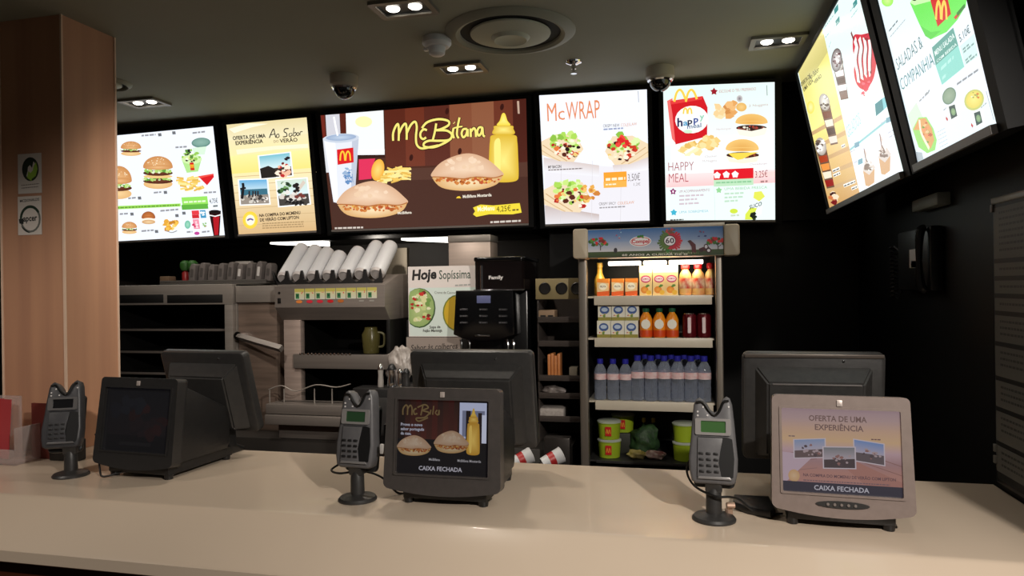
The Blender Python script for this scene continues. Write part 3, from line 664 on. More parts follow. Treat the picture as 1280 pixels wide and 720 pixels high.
def tall(x0, y0, x1, y1, w, cols):
    d = (x1-x0, y1-y0); a.poly([(x0-w, y0), (x0+w, y0-8), (x1+w*.72, y1-8), (x1-w*.72, y1)], cols[0])
    for i, c in enumerate(cols[1:]):
        f0, f1 = .2+.8*i/len(cols[1:]), .2+.8*(i+.8)/len(cols[1:])
        a.poly([(x0+d[0]*f0-w*.8, y0+d[1]*f0), (x0+d[0]*f0+w*.8, y0+d[1]*f0-8), (x0+d[0]*f1+w*.7, y0+d[1]*f1-8), (x0+d[0]*f1-w*.7, y0+d[1]*f1)], c)
    a.ell(x0, y0-10, w*1.05, w*1.7, (170, 160, 150), -10, (250, 246, 236)); a.blobs(x0, y0-12, w*.8, w*1.3, 10, [(110, 90, 76), (250, 246, 240), (80, 66, 60)], w*.2, w*.5)
tall(135, 190, 182, 385, 24, [(120, 90, 70), (120, 60, 30), (240, 226, 206), (80, 50, 36), (230, 220, 206)])
tall(118, 400, 165, 590, 25, [(110, 80, 60), (170, 60, 24), (236, 150, 70), (246, 230, 206), (150, 30, 24)])
a.ell(70, 205, 18, 30, (240, 220, 90), 0, (250, 240, 170)); a.blobs(176, 636, 13, 26, 14, [(120, 20, 24), (60, 16, 16), (206, 120, 70), (240, 220, 190)], 8, 18)
for (x0, y0, x1, y1) in ((172, 500, 205, 486), (176, 522, 208, 508), (215, 385, 232, 376), (225, 570, 280, 548), (262, 584, 290, 572)): a.poly([(x0, y0), (x1, y1), (x1+4, y1+14), (x0+4, y0+14)], (250, 248, 240)); a.greek(x0+4, y0+11, x1+2, y1+11, 6, (60, 50, 44))
a.crop(960, 0, 4)
# frappe cup and berry sundae
tall(350, 320, 385, 500, 26, [(120, 100, 96), (250, 240, 236), (90, 66, 62), (250, 246, 244), (130, 110, 106)])
a.ell(345, 300, 27, 60, (90, 70, 70), 4, (246, 240, 238)); a.blobs(345, 300, 20, 50, 16, [(90, 40, 44), (250, 244, 240), (140, 110, 110)], 5, 11)
a.soft([(432, 176), (470, 172), (514, 168), (530, 220), (544, 300), (536, 370), (516, 420), (480, 448), (446, 420), (432, 360), (436, 300), (426, 240)], (206, 30, 56))
for i in range(4): a.line([(436+i*23, 196-i*6), (447+i*22, 240), (438+i*24, 300), (450+i*20, 360), (456+i*17, 412-i*16)], 15-i, (250, 244, 240)); a.line([(446+i*23, 200-i*6), (456+i*22, 242), (447+i*24, 302), (458+i*20, 362), (462+i*17, 404-i*16)], 4, (110, 36, 44))
a.blobs(505, 185, 14, 14, 8, [(150, 12, 40), (206, 30, 60)], 10, 16); a.line([(418, 160), (432, 200)], 6, (110, 30, 36), 0); a.blobs(500, 440, 30, 40, 14, [(214, 40, 70), (230, 90, 110)], 8, 16); a.poly([(484, 470), (566, 380), (580, 460), (520, 540)], (226, 242, 224))
TEAL = (60, 140, 140)
for x, y in ((345, 40), (352, 100), (440, 10)): a.poly([(x-12, y+6), (x+8, y-22), (x+10, y+8), (x-8, y+32)], TEAL)
for p_ in ((278, 152, 330, 80), (290, 190, 355, 110), (415, 60, 440, 22), (420, 90, 452, 48), (308, 240, 318, 210)): a.greek(*p_, 7, (150, 190, 190))
a.text('GELADOS', (404, 690), (470, 616), 66, (150, 206, 206), -.01)
a.poly([(538, 520), (574, 492), (582, 548), (544, 580)], (50, 130, 140)); a.poly([(574, 492), (600, 476), (604, 528), (582, 548)], (120, 196, 206))
a.crop(995, 80, 3.787)
for (x, y, hh) in ((340, 395, 180), (415, 325, 195)):
    a.poly([(x-20, y+hh*.6), (x+36, y+hh*.52), (x+34, y+hh*.92), (x+8, y+hh*1.02), (x-8, y+hh)], (206, 160, 116)); a.poly([(x-16, y), (x+14, y+hh*.32), (x+40, y+hh*.52), (x+10, y+hh*.72), (x-22, y+hh*.6), (x-8, y+hh*.3)], (214, 200, 192))
    a.line([(x-15, y+4), (x-6, y+hh*.3), (x+10, y+hh*.45), (x-14, y+hh*.55), (x+24, y+hh*.55)], 4, (130, 106, 96)); a.line([(x-4, y+hh*.22), (x+14, y+hh*.4)], 9, (252, 248, 244)); a.blobs(x+4, y+hh*.5, 24, hh*.1, 8, [(120, 96, 86), (250, 246, 240)], 5, 9)
for x, y in ((290, 380), (306, 460), (440, 262)): a.poly([(x-10, y-6), (x+12, y-16), (x+14, y+8), (x-8, y+18)], (110, 160, 176))
for p_ in ((262, 420, 282, 408), (280, 470, 298, 460), (405, 285, 430, 268), (440, 330, 470, 312), (445, 350, 470, 336)): a.greek(*p_, 7, (190, 196, 206))
a.done('poster', BACKLIT, t)

# 7 salads (right wall)
q = [(uL2, vt), (uR2, vt), (c_[4][0], vb), (c_[3][0], vb)]

t, a = board(RO, RU, RV, q, 'backlit menu board with a lime salad bowl on the right, nearest the customers', (.05, .04), .019, .016, seed=9)
a.polyuv([q[3], q[2], q[1], q[0]], (226, 242, 246)); a.crop(1090, 0, 6)
a.grad([(40, 0), (720, -300), (920, 720), (300, 980)], (226, 244, 246), (232, 238, 250))
a.poly([(285, 20), (330, -60), (560, -160), (720, -120), (705, 40), (640, 150), (560, 240), (440, 296), (400, 270), (350, 170)], (110, 226, 90)); a.poly([(285, 20), (330, -60), (560, -160), (720, -120), (700, -60), (320, 40)], (196, 246, 170)); a.poly([(360, 190), (440, 240), (520, 230), (440, 296), (400, 270)], (90, 206, 76))
a.blobs(520, -120, 190, 60, 40, [(60, 110, 50), (150, 206, 90), (40, 50, 36), (226, 240, 190), (206, 60, 50)], 18, 46); a.ell(320, -4, 16, 10, (30, 30, 30))
a.poly([(440, 0), (560, -60), (595, 105), (495, 200)], (206, 30, 30)); a.arches(522, 80, 84, 130, (250, 206, 90), 14); a.poly([(615, 130), (650, 90), (660, 110), (630, 146)], (206, 70, 50)); a.line([(640, 110), (700, 40)], 12, (60, 130, 50), 0)
a.ell(118, 5, 44, 44, (150, 236, 80), 0, (206, 250, 150))
a.greek(130, 240, 195, 160, 14, (110, 120, 124)); a.greek(140, 280, 255, 146, 9, (160, 170, 172))
a.text('SALADAS &', (196, 528), (386, 352), 104, (70, 112, 110), -.004); a.text('COMPANHIA', (226, 680), (474, 484), 104, (66, 130, 130), -.004)
a.poly([(452, 356), (612, 206), (650, 340), (480, 490)], (96, 160, 148)); a.poly([(480, 490), (650, 340), (696, 500), (528, 636)], (140, 212, 200)); a.text('MENU SALADA', (478, 420), (624, 282), 44, (236, 250, 246), .01); a.text('COM BEBIDA', (490, 470), (640, 338), 24, (226, 246, 240), .01); a.greek(520, 530, 615, 440, 26, (176, 230, 220)); a.greek(530, 600, 565, 566, 24, (176, 230, 220))
a.text('5.10€', (664, 318), (742, 240), 66, (70, 96, 96), .005); a.poly([(664, 345), (770, 250), (800, 420), (700, 490)], (206, 238, 232))
for p_ in ((684, 380, 730, 340), (690, 400, 768, 332), (704, 462, 750, 420), (710, 480, 790, 414)): a.greek(*p_, 16, (130, 160, 160))
a.greek(640, 640, 800, 530, 17, (140, 146, 152)); a.greek(400, 720, 436, 684, 16, (150, 156, 160))
a.crop(1110, 90, 5.54)
a.ell(427, 165, 46, 62, (110, 136, 116), 20, (140, 164, 140)); a.ell(427, 165, 38, 52, (130, 156, 132), 20, (150, 170, 146)); a.ell(600, 192, 66, 76, (190, 196, 110), 30, (226, 220, 120)); a.ell(600, 190, 54, 62, (220, 206, 96), 30, (240, 226, 130)); a.blobs(600, 170, 30, 34, 8, [(206, 120, 50), (150, 160, 80), (240, 236, 190)], 6, 12)
for (x, y) in ((450, 275), (625, 320)):
    a.poly([(x-38, y-40), (x+28, y-60), (x+42, y+44), (x-18, y+80)], (236, 242, 240)); a.poly([(x-26, y-36), (x+16, y-52), (x+34, y+28), (x-8, y+52)], (50, 76, 70)); a.ell(x+6, y, 16, 26, (110, 150, 110), -10, (150, 180, 130)); a.poly([(x-44, y+30), (x-30, y+50), (x-34, y+66), (x-46, y+50)], (190, 60, 60))
a.poly([(140, 300), (200, 210), (250, 320), (200, 480)], (206, 242, 206)); a.poly([(175, 395), (215, 315), (270, 310), (318, 390), (342, 470), (330, 540), (275, 562), (215, 520)], (150, 214, 110)); a.poly([(180, 400), (215, 325), (262, 318), (306, 388), (324, 470), (300, 530), (250, 480), (225, 400)], (214, 160, 96)); a.blobs(268, 420, 30, 74, 20, [(226, 150, 100), (110, 150, 60), (240, 190, 140), (190, 96, 60)], 8, 18); a.line([(222, 330), (235, 420), (290, 530)], 12, (246, 232, 206)); a.poly([(196, 552), (240, 556), (250, 600), (210, 630)], (170, 180, 186))
for i in range(6): a.greek(345+i*5, 420+i*26, 400+i*5, 390+i*26, 6, (190, 196, 206))
a.greek(222, 208, 292, 140, 13, (150, 156, 160)); a.greek(390, 268, 410, 250, 8, (150, 160, 160)); a.greek(650, 250, 690, 215, 8, (150, 160, 160)); a.line([(686, 130), (740, 330)], 5, (170, 180, 190), 0)
a.done('poster', BACKLIT, t)

# ------------------------------------------------------------------ ceiling fittings
def downlight(px, py, label, on=True, sx=.21, sy=.14, power=22, tgt=None):
    p = onZ(px, py, CEIL)
    t = empty('downlight', (p.x, p.y, CEIL), label, 'ceiling light', 'twin downlights')
    b = new(); ring(b, rrect(-sx/2, -sy/2, sx/2, sy/2, .006), rrect(-sx/2+.02, -sy/2+.02, sx/2-.02, sy/2-.02, .004), -.012, .004, 'z', M=wm(t)); link('frame', b, mat('downlight_trim', (120, 116, 108), .4, .3), t)
    b = new(); ring(b, rrect(-sx/2+.02, -sy/2+.02, sx/2-.02, sy/2-.02, .004), rrect(-sx/2+.024, -sy/2+.024, sx/2-.024, sy/2-.024, .004), -.006, -.0005, 'z', M=wm(t))
    box(b, (-sx/2+.02, -sy/2+.02, -.003), (sx/2-.02, sy/2-.02, -.0005), M=wm(t)); link('housing', b, BLKP, t)
    for s in (-1, 1):
        b = new(); lathe(b, [(.023, -.0025), (.023, -.006), (.018, -.010), (0, -.012)], (s*sx*.19, 0, 0), 20, M=wm(t)); link('lamp', b, LITWHITE, t)
    spot('downlight_beam', (p.x, p.y, CEIL-.03), (p.x, p.y, 0) if tgt is None else tgt, power, 110, .9, .04, (1, .9, .78))
downlight(181, 127, 'twin recessed downlight in the ceiling above the burger menu board')
downlight(505, 8, 'twin recessed downlight cut by the top edge of the photo', power=20)
downlight(577, 84, 'twin recessed downlight between the smoke detector and the brown menu board', power=24)
downlight(972, 50, 'twin recessed downlight beside the right hand menu boards', power=7)
def diffuser(c, r, label):
    t = empty('air_diffuser', (c.x, c.y, CEIL), label, 'air vent', 'round ceiling air diffusers'); M = wm(t)
    b = new(); lathe(b, [(r*.77, -.001), (r*.78, -.010), (r*.84, -.016), (r*.97, -.008), (r*1.0, -.002), (r*1.0, .0)], seg=48, M=M, cap=False); link('outer_ring', b, mat('diffuser_metal', (136, 136, 122), .6), t)
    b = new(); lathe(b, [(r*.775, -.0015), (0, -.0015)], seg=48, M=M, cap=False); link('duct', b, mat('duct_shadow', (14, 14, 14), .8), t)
    b = new(); lathe(b, [(0, -.030), (r*.22, -.031), (r*.25, -.034), (r*.27, -.030), (r*.30, -.022), (r*.45, -.020), (r*.61, -.012), (r*.62, -.006), (r*.60, -.003)], seg=48, M=M, cap=False); link('core_cone', b, mat('diffuser_core', (176, 178, 162), .6), t)
diffuser(onZ(638, 40, CEIL), .245, 'large round air diffuser in the ceiling above the middle of the counter')
d0 = onZ(167, 103, CEIL); diffuser(Vector((-2.54, 2.70, 0)), .11, 'small round air diffuser half hidden by the wooden pillar')
p = onZ(546, 48, CEIL); t = empty('smoke_detector', (p.x, p.y, CEIL), 'white smoke detector on the ceiling left of the large air diffuser', 'smoke detector'); M = wm(t)
b = new(); lathe(b, [(.056, 0), (.056, -.022), (.046, -.034), (.034, -.036)], seg=28, M=M); link('base', b, WHITE, t)
b = new(); lathe(b, [(.034, -.036), (.030, -.06), (.022, -.066), (0, -.067)], seg=24, M=M); link('sensor_head', b, WHITE, t)
b = new(); box(b, (-.052, -.012, -.045), (-.036, .008, -.036), .003, M=M); link('indicator', b, mat('white_lens', (240, 240, 240), .3), t)
def domecam(c, label):
    t = empty('security_camera', (c.x, c.y, CEIL), label, 'security camera', 'ceiling dome cameras'); M = wm(t)
    b = new(); lathe(b, [(.062, 0), (.062, -.042), (.056, -.050), (.050, -.052)], seg=32, M=M); link('housing', b, mat('camera_shell', (176, 170, 156), .45), t)
    b = new(); lathe(b, [(.053, -.050), (.056, -.056), (.050, -.062), (.044, -.062)], seg=32, M=M, cap=False); link('trim_ring', b, CHROME, t)
    b = new(); lathe(b, [(.047, -.058)]+[(.047*math.cos(k*PI/16), -.058-.047*math.sin(k*PI/16)) for k in range(1, 8)]+[(0, -.105)], seg=32, M=M); link('dome', b, mat('smoked_dome', (18, 18, 20), .06, spec=.8), t)
domecam(onZ(430, 95, CEIL), 'dome security camera on the ceiling above the gap between snapshot board and brown board')
domecam(onZ(825, 85, CEIL), 'dome security camera on the ceiling above the gap left of the red carton board')
p = onZ(717, 77, CEIL); t = empty('sprinkler', (p.x, p.y, CEIL), 'small chrome sprinkler head on the ceiling above the wrap menu board', 'sprinkler'); M = wm(t)
b = new(); lathe(b, [(.036, 0), (.034, -.006), (.016, -.014), (.010, -.016)], seg=24, M=M); link('escutcheon', b, CHROME, t)
b = new(); lathe(b, [(.010, -.014), (.010, -.032), (.006, -.034), (.006, -.046), (.013, -.048), (.013, -.052), (0, -.052)], seg=16, M=M); link('nozzle', b, CHROME, t)

# ------------------------------------------------------------------ signs on the pillar
def sheet(name, px4, Y, label, cat, group=None, pxmap=None):
    """printed card flat on a plane y = Y; returns art with the card already laid"""
    a = Art((0, Y, 0), (1, 0, 0), (0, 0, 1)); q = [a.uv(p) for p in px4]
    x0 = min(p[0] for p in q); x1 = max(p[0] for p in q); z0 = min(p[1] for p in q); z1 = max(p[1] for p in q)
    return a, (x0, x1, z0, z1)
def sticker(px4, label):
    a, (x0, x1, z0, z1) = sheet('s', px4, PY0-.0015, label, 'sticker'); b = a.bm
    a.O.y = PY0-.0022; a.crop(0, 160, 4)
    a.polyuv([(x0, z0), (x1, z0), (x1, z1), (x0, z1)], (214, 206, 198)); return a, (x0, x1, z0, z1)
a, r_ = sticker([(23, 193), (52, 193), (52, 241), (23, 241)], '')
a.ell(152, 206, 42, 60, (34, 44, 34)); a.ell(152, 206, 30, 46, (214, 206, 198))
a.poly([(124, 235), (118, 200), (130, 170), (145, 155), (144, 145), (168, 162), (160, 200), (150, 185), (140, 195), (138, 215), (132, 240)], (40, 52, 36)); a.poly([(180, 170), (188, 205), (178, 240), (158, 255), (158, 266), (135, 248), (142, 215), (152, 225), (164, 212), (168, 190)], (150, 190, 70))
a.greek(106, 289, 196, 280, 4, (120, 110, 104)); a.greek(108, 303, 192, 295, 4, (120, 110, 104))
b = a.bm; o = a.done('recycling_sticker', PAPER); tag(o, 'upper white sticker on the pillar with two green curved arrows', 'sticker', 'stickers on the pillar')
a, r_ = sticker([(23, 246), (52, 246), (52, 293), (23, 293)], '')
a.text('MCDONALDS', (100, 372), (196, 362), 13, (40, 40, 38), .02)
a.ell(152, 455, 52, 68, (110, 112, 106)); a.ell(152, 455, 42, 55, (214, 206, 198)); a.ell(152, 455, 53, 69, (36, 56, 42), 0, None, 180, 330, 14); a.ell(152, 458, 42, 55, (214, 206, 198)); a.ell(152, 455, 54, 70, (34, 44, 38), 0, None, 90, 150, 8); a.ell(152, 455, 42, 55, (214, 206, 198)); a.poly([(94, 456), (118, 452), (118, 480), (98, 478)], (36, 40, 38))
a.text('apcer', (116, 468), (186, 462), 30, (40, 42, 40), .03)
o = a.done('certification_sticker', PAPER); tag(o, 'lower white sticker on the pillar with a broken green ring', 'sticker', 'stickers on the pillar')

# ------------------------------------------------------------------ tills on the counter
CT = .9502
def ident(p): return p
def local_art(M, y, seed=1):
    O = M @ Vector((0, y, 0)); eu = (M.to_3x3() @ Vector((1, 0, 0))); ev = (M.to_3x3() @ Vector((0, 0, 1)))
    return Art(O, eu, ev, px=ident, seed=seed)
class Pic:
    """draw on a local_art screen in a 0..100 x 0..75 picture space (y down)"""
    def __init__(s, a, x0, z0, x1, z1):
        s.a = a; a.px = lambda p: (x0+(x1-x0)*p[0]/100, z1-(z1-z0)*p[1]/75)
def customer_display(x, y, rz, shellm, draw, label, scrm, tilt=-7, w=.15, buttons=False, rail=False):
    t = empty('customer_display', (x, y, CT), label, 'customer display', 'customer displays on the counter', (0, 0, rz)); M = wm(t)
    b = new(); prism(b, [(-.112, .012), (.112, .012), (.112, .042), (-.112, .042)], .02, .30, 'y', .006, M=M)
    for sx in (-.1, .1):
        for yy in (.035, .28): lathe(b, [(.012, 0), (.014, .014)], (sx, yy, 0), 12, M=M)
    link('base', b, BLKP, t)
    b = new(); prism(b, [(.03, .043), (.255, .043), (.268, .06), (.268, .155), (.25, .18), (.06, .275), (.035, .26)], -.128, .128, 'x', .006, M=M); link('body', b, BLKP, t)
    T = M @ Matrix.Translation((0, .0, .045)) @ Matrix.Rotation(math.radians(tilt), 4, 'X')
    top = rrect(-w, .0, w, .252, .012); out = []
    for p in top:
        q = p
        if p[1] < .13: q = (p[0]*1.03, p[1]-.016*(1-(p[0]/w)**2) if p[1] < .02 else p[1])
        out.append(q)
    low = [(X_, -.016*(1-(X_/1.03/w)**2)) for X_ in [(-1+2*k/12)*(w-.012)*1.03 for k in range(1, 12)]]
    i0 = 15
    out = out[:15]+low+out[15:]
    inn = rrect(-.122, .036, .122, .222, .004); inn = inn[:15]+[(-.118+.236*k/12, .036) for k in range(1, 12)]+inn[15:]
    b = new(); ring(b, out, inn, -.004, .034, 'y', M=T)
    ring(b, [((p[0])*1.045, (p[1]-.129)*1.05+.129) for p in inn], inn, -.0065, -.003, 'y', M=T)
    bz = link('bezel', b, shellm, t)
    b = new(); prism(b, out, .030, .036, 'y', M=T); link('rear_shell', b, BLKP, t)
    a = local_art(T, .004, 11); Pic(a, -.122, .036, .122, .222); draw(a); a.done('screen', scrm, t)
    b = new(); prism(b, rrect(-.006, .229, .006, .243, .0015), -.0068, -.003, 'y', .0008, M=T); link('maker_badge', b, mat('badge_metal', (196, 184, 178), .35, .3), bz)
    if buttons:
        b = new(); prism(b, [(.055*math.cos(2*PI*k/24), .014+.008*math.sin(2*PI*k/24)) for k in range(24)], -.0065, -.003, 'y', M=T); link('button_panel', b, DARKP, bz)
        for k in range(5):
            b = new(); lathe(b, [(.0035, 0), (.003, .003), (0, .0034)], seg=10, M=T @ Matrix.Translation((-.03+k*.014, -.0065, .014)) @ Matrix.Rotation(PI/2, 4, 'X')); link('button', b, mat('button_grey', (120, 112, 108), .35), bz)
    if rail:
        b = new(); box(b, (-w-.012, .02, .13), (-w-.002, .05, .20), .002, M=M); box(b, (-w-.02, .012, .125), (-w-.004, .02, .15), .002, mi=1, M=M); link('card_reader', b, [BLKP, mat('reader_slot', (190, 186, 182), .4)], t)
    return t
def draw_sandwich(a):
    a.rect(0, 0, 100, 75, (20, 14, 16))
    for i in range(10): a.grad([(8+i*6, 0), (14+i*6, 0), (14+i*6, 42), (8+i*6, 42)], (36+10*(i % 3), 18+3*(i % 2), 16), (66+12*(i % 2), 34, 28))
    a.rect(0, 0, 8, 42, (30, 18, 16)); a.rect(66, 0, 68, 42, (40, 20, 18)); a.rect(0, 40, 100, 75, (16, 13, 18))
    a.rect(68, 2, 97, 38, (190, 196, 226)); a.rect(71, 10, 95, 36, (120, 124, 150)); a.rect(75, 10, 80, 42, (30, 20, 26)); a.rect(88, 12, 92, 44, (36, 24, 26)); a.rect(92, 14, 97, 42, (210, 214, 236))
    a.bottle(83, 8, 54, 14, (206, 164, 56), (226, 190, 96))
    a.dim = .78; a.pita(19, 47, 38, 22); a.pita(60, 42, 38, 24); a.dim = 1
    SCR = (112, 92, 60)
    a.line([(6, 16), (6, 10), (9, 6), (11, 8), (11, 16)], 1.6, SCR); a.line([(11, 10), (14, 6), (16, 9), (16, 16)], 1.6, SCR); a.line([(21, 9), (18, 11), (19, 15), (22, 14)], 1.6, SCR)
    a.line([(28, 6), (26, 16)], 1.6, SCR); a.line([(22, 8), (30, 5), (34, 8), (28, 11), (35, 13), (30, 18), (21, 19), (24, 22), (34, 18)], 1.6, SCR); a.line([(37, 10), (36, 15)], 1.4, SCR); a.line([(40, 6), (39, 15)], 1.4, SCR); a.line([(44, 10), (42, 13), (45, 15), (46, 10), (46, 15)], 1.4, SCR)
    a.text('Prove o novo', (4, 27), (28, 27), 3, (190, 190, 206), .02); a.text('sabor português', (4, 31.5), (30, 31.5), 3, (190, 190, 206), .02); a.text('da casa.', (4, 36), (16, 36), 3, (190, 190, 206), .02)
    a.text('McBifana', (36, 61), (48, 61), 2.4, (170, 166, 170), .02); a.text('McBifana Mostarda', (67, 61), (92, 61), 2.4, (170, 166, 170), .02)
    a.text('CAIXA FECHADA', (25, 71), (72, 71), 4.2, (190, 186, 196), .02)
def draw_offer(a):
    a.rect(0, 0, 100, 75, (150, 120, 130)); g = [(176, 150, 156), (188, 160, 158), (206, 170, 146), (214, 178, 140), (196, 164, 170), (170, 134, 136), (184, 136, 126)]
    for i, c in enumerate(g): a.rect(0, i*9.4, 100, (i+1)*9.4, c, g[min(i+1, 6)])
    for y in (42, 50, 58): a.line([(0, y), (30, y-5)], .5, (150, 116, 116), 0); a.line([(100, y+6), (62, y-6)], .6, (146, 106, 100), 0)
    a.poly([(0, 40), (28, 42), (4, 66), (0, 66)], (196, 172, 184)); a.poly([(64, 46), (100, 62), (100, 66), (70, 66), (50, 48)], (176, 126, 116))
    a.text('OFERTA DE UMA', (24, 11), (73, 11), 5, (128, 102, 98), .02); a.text('EXPERIÊNCIA', (29, 19), (70, 19), 5, (128, 102, 98), .02)
    for cx, cy, w, h, sk, gr, tl in ((24, 36, 26, 16, (140, 156, 190), (110, 92, 92), -2), (74, 37, 24, 18, (120, 146, 196), (104, 92, 96), 3), (49, 43, 26, 18, (130, 130, 134), (84, 72, 74), -1)):
        P = lambda x, y: (cx+x*w/2, cy+y*h/2+tl*x*.5)
        a.poly([P(-1.08, -1.1), P(1.08, -1.1), P(1.08, 1.1), P(-1.08, 1.1)], (206, 192, 200)); a.grad([P(-1, -1), P(1, -1), P(1, .4), P(-1, .4)], sk, (190, 176, 186)); a.poly([P(-1, .2), P(1, .1), P(1, 1), P(-1, 1)], gr)
        a.blobs(cx+2, cy+h*.1, w*.35, h*.3, 14, [(150, 110, 106), (90, 76, 80), (176, 156, 160)], .8, 1.9)
    a.ell(10, 61, 5, 5.5, (206, 164, 120), 0, (220, 186, 150)); a.text('NA COMPRA DO MCMENU DE VERÃO COM LIPTON', (18, 61), (95, 61), 2.6, (110, 84, 90), .02); a.greek(18, 65, 90, 65, 1, (130, 104, 110)); a.greek(6, 26, 12, 26, 1, (130, 110, 110)); a.greek(76, 26, 84, 26, 1, (120, 90, 90))
    a.rect(0, 66, 100, 75, (66, 62, 74)); a.text('CAIXA FECHADA', (27, 72.5), (73, 72.5), 4.2, (200, 196, 206), .02)
def draw_dark(a):
    a.rect(0, 0, 100, 75, (26, 25, 29)); a.rect(6, 4, 94, 56, (30, 30, 35), (34, 30, 34)); a.blobs(64, 40, 26, 16, 14, [(52, 32, 34), (46, 30, 32), (40, 32, 36)], 5, 11); a.blobs(34, 22, 26, 14, 10, [(36, 37, 44), (33, 33, 40)], 5, 11); a.rect(26, 64, 74, 68, (36, 35, 38))
customer_display(-.589, 1.672, 0, mat('display_shell', (66, 62, 60), .42, col2=(72, 67, 65), scale=(60, 60, 60)), draw_sandwich, 'black customer display in the middle of the counter showing two sandwiches on a dark screen', SCREEN, -6, rail=True)
customer_display(.342, 1.682, math.radians(-3), mat('display_shell_pale', (126, 112, 106), .42, col2=(132, 118, 112), scale=(60, 60, 60)), draw_offer, 'grey brown customer display at the right with a pale beige screen', SCREEN, -6, .142, buttons=True)
customer_display(-1.572, 1.750, math.radians(-4), mat('display_shell_dark', (38, 37, 37), .42, col2=(42, 41, 41), scale=(60, 60, 60)), draw_dark, 'dark customer display at the left beside the pillar with its screen almost black', DIMSCREEN, -8, .142)

def cashier_monitor(x, y, rz, label, tilt=12, w=.183, h=.29, foot_z=0, lines=False):
    t = empty('cashier_monitor', (x, y, CT), label, 'monitor', 'cashier monitors seen from behind', (0, 0, rz)); M = wm(t)
    T = M @ Matrix.Translation((0, 0, .215)) @ Matrix.Rotation(math.radians(tilt), 4, 'X')
    b = new(); prism(b, rrect(-w, -h/2, w, h/2, .016), .0, .034, 'y', .008, M=T); link('rear_shell', b, DARKP, t, smooth=40)
    b = new()
    tp = new(); n_ = 4
    o = [(-w+.03, -h/2+.012), (w-.03, -h/2+.012), (w-.03, h/2-.035), (-w+.03, h/2-.035)]; i_ = [(-w+.06, -h/2+.03), (w-.06, -h/2+.03), (w-.06, h/2-.07), (-w+.06, h/2-.07)]
    v0 = [tp.verts.new((p[0], .004, p[1])) for p in o]; v1 = [tp.verts.new((p[0], -.045, p[1])) for p in i_]
    tp.faces.new(v0); tp.faces.new(v1)
    for k in range(4): tp.faces.new((v0[k], v0[(k+1) % 4], v1[(k+1) % 4], v1[k]))
    bmesh.ops.bevel(tp, geom=list(tp.edges), offset=.005, segments=2, affect='EDGES'); _add(b, tp, 0, T)
    hump = link('rear_hump', b, DARKP, t, smooth=30)
    b = new(); prism(b, rrect(-w+.012, -h/2+.012, w-.012, h/2-.012, .004), .0335, .0352, 'y', M=T); link('touch_screen', b, mat('dark_glass', (12, 13, 16), .08), t)
    b = new(); prism(b, [(-.004, .0), (.10, .0), (.11, .012), (.07, .03), (.055, .20), (.02, .20), (.03, .03)], -.055, .055, 'x', .005, M=M); link('stand', b, BLKP, t)
    b = new(); lathe(b, [(.0035, 0), (.003, .002), (0, .0024)], seg=10, M=T @ Matrix.Translation((w*.42, -.001, h/2-.02)) @ Matrix.Rotation(PI/2, 4, 'X')); link('screw', b, CHROME, hump)
    if lines:
        b = new(); box(b, (-w+.005, -.004, h/2-.012), (w-.005, .004, h/2-.002), .002, M=T); link('top_rail', b, mat('rail_metal', (96, 88, 82), .35, .5), t)
        b = new(); box(b, (-w*.6, -.0475, h/2-.075), (w*.62, -.043, h/2-.071), .001, M=T); link('edge_strip', b, GREYP, hump)
    return t
cashier_monitor(-.607, 2.02, 0, 'black cashier monitor seen from behind, in the middle under the coffee machine', 12, .19, .30)
cashier_monitor(.340, 2.02, 0, 'black cashier monitor seen from behind at the right, against the dark wall', 8, .178, .30, lines=True)
cashier_monitor(-1.535, 2.05, math.radians(-5), 'black cashier monitor seen from behind at the left, in front of the warming cabinet', 16, .17, .28)

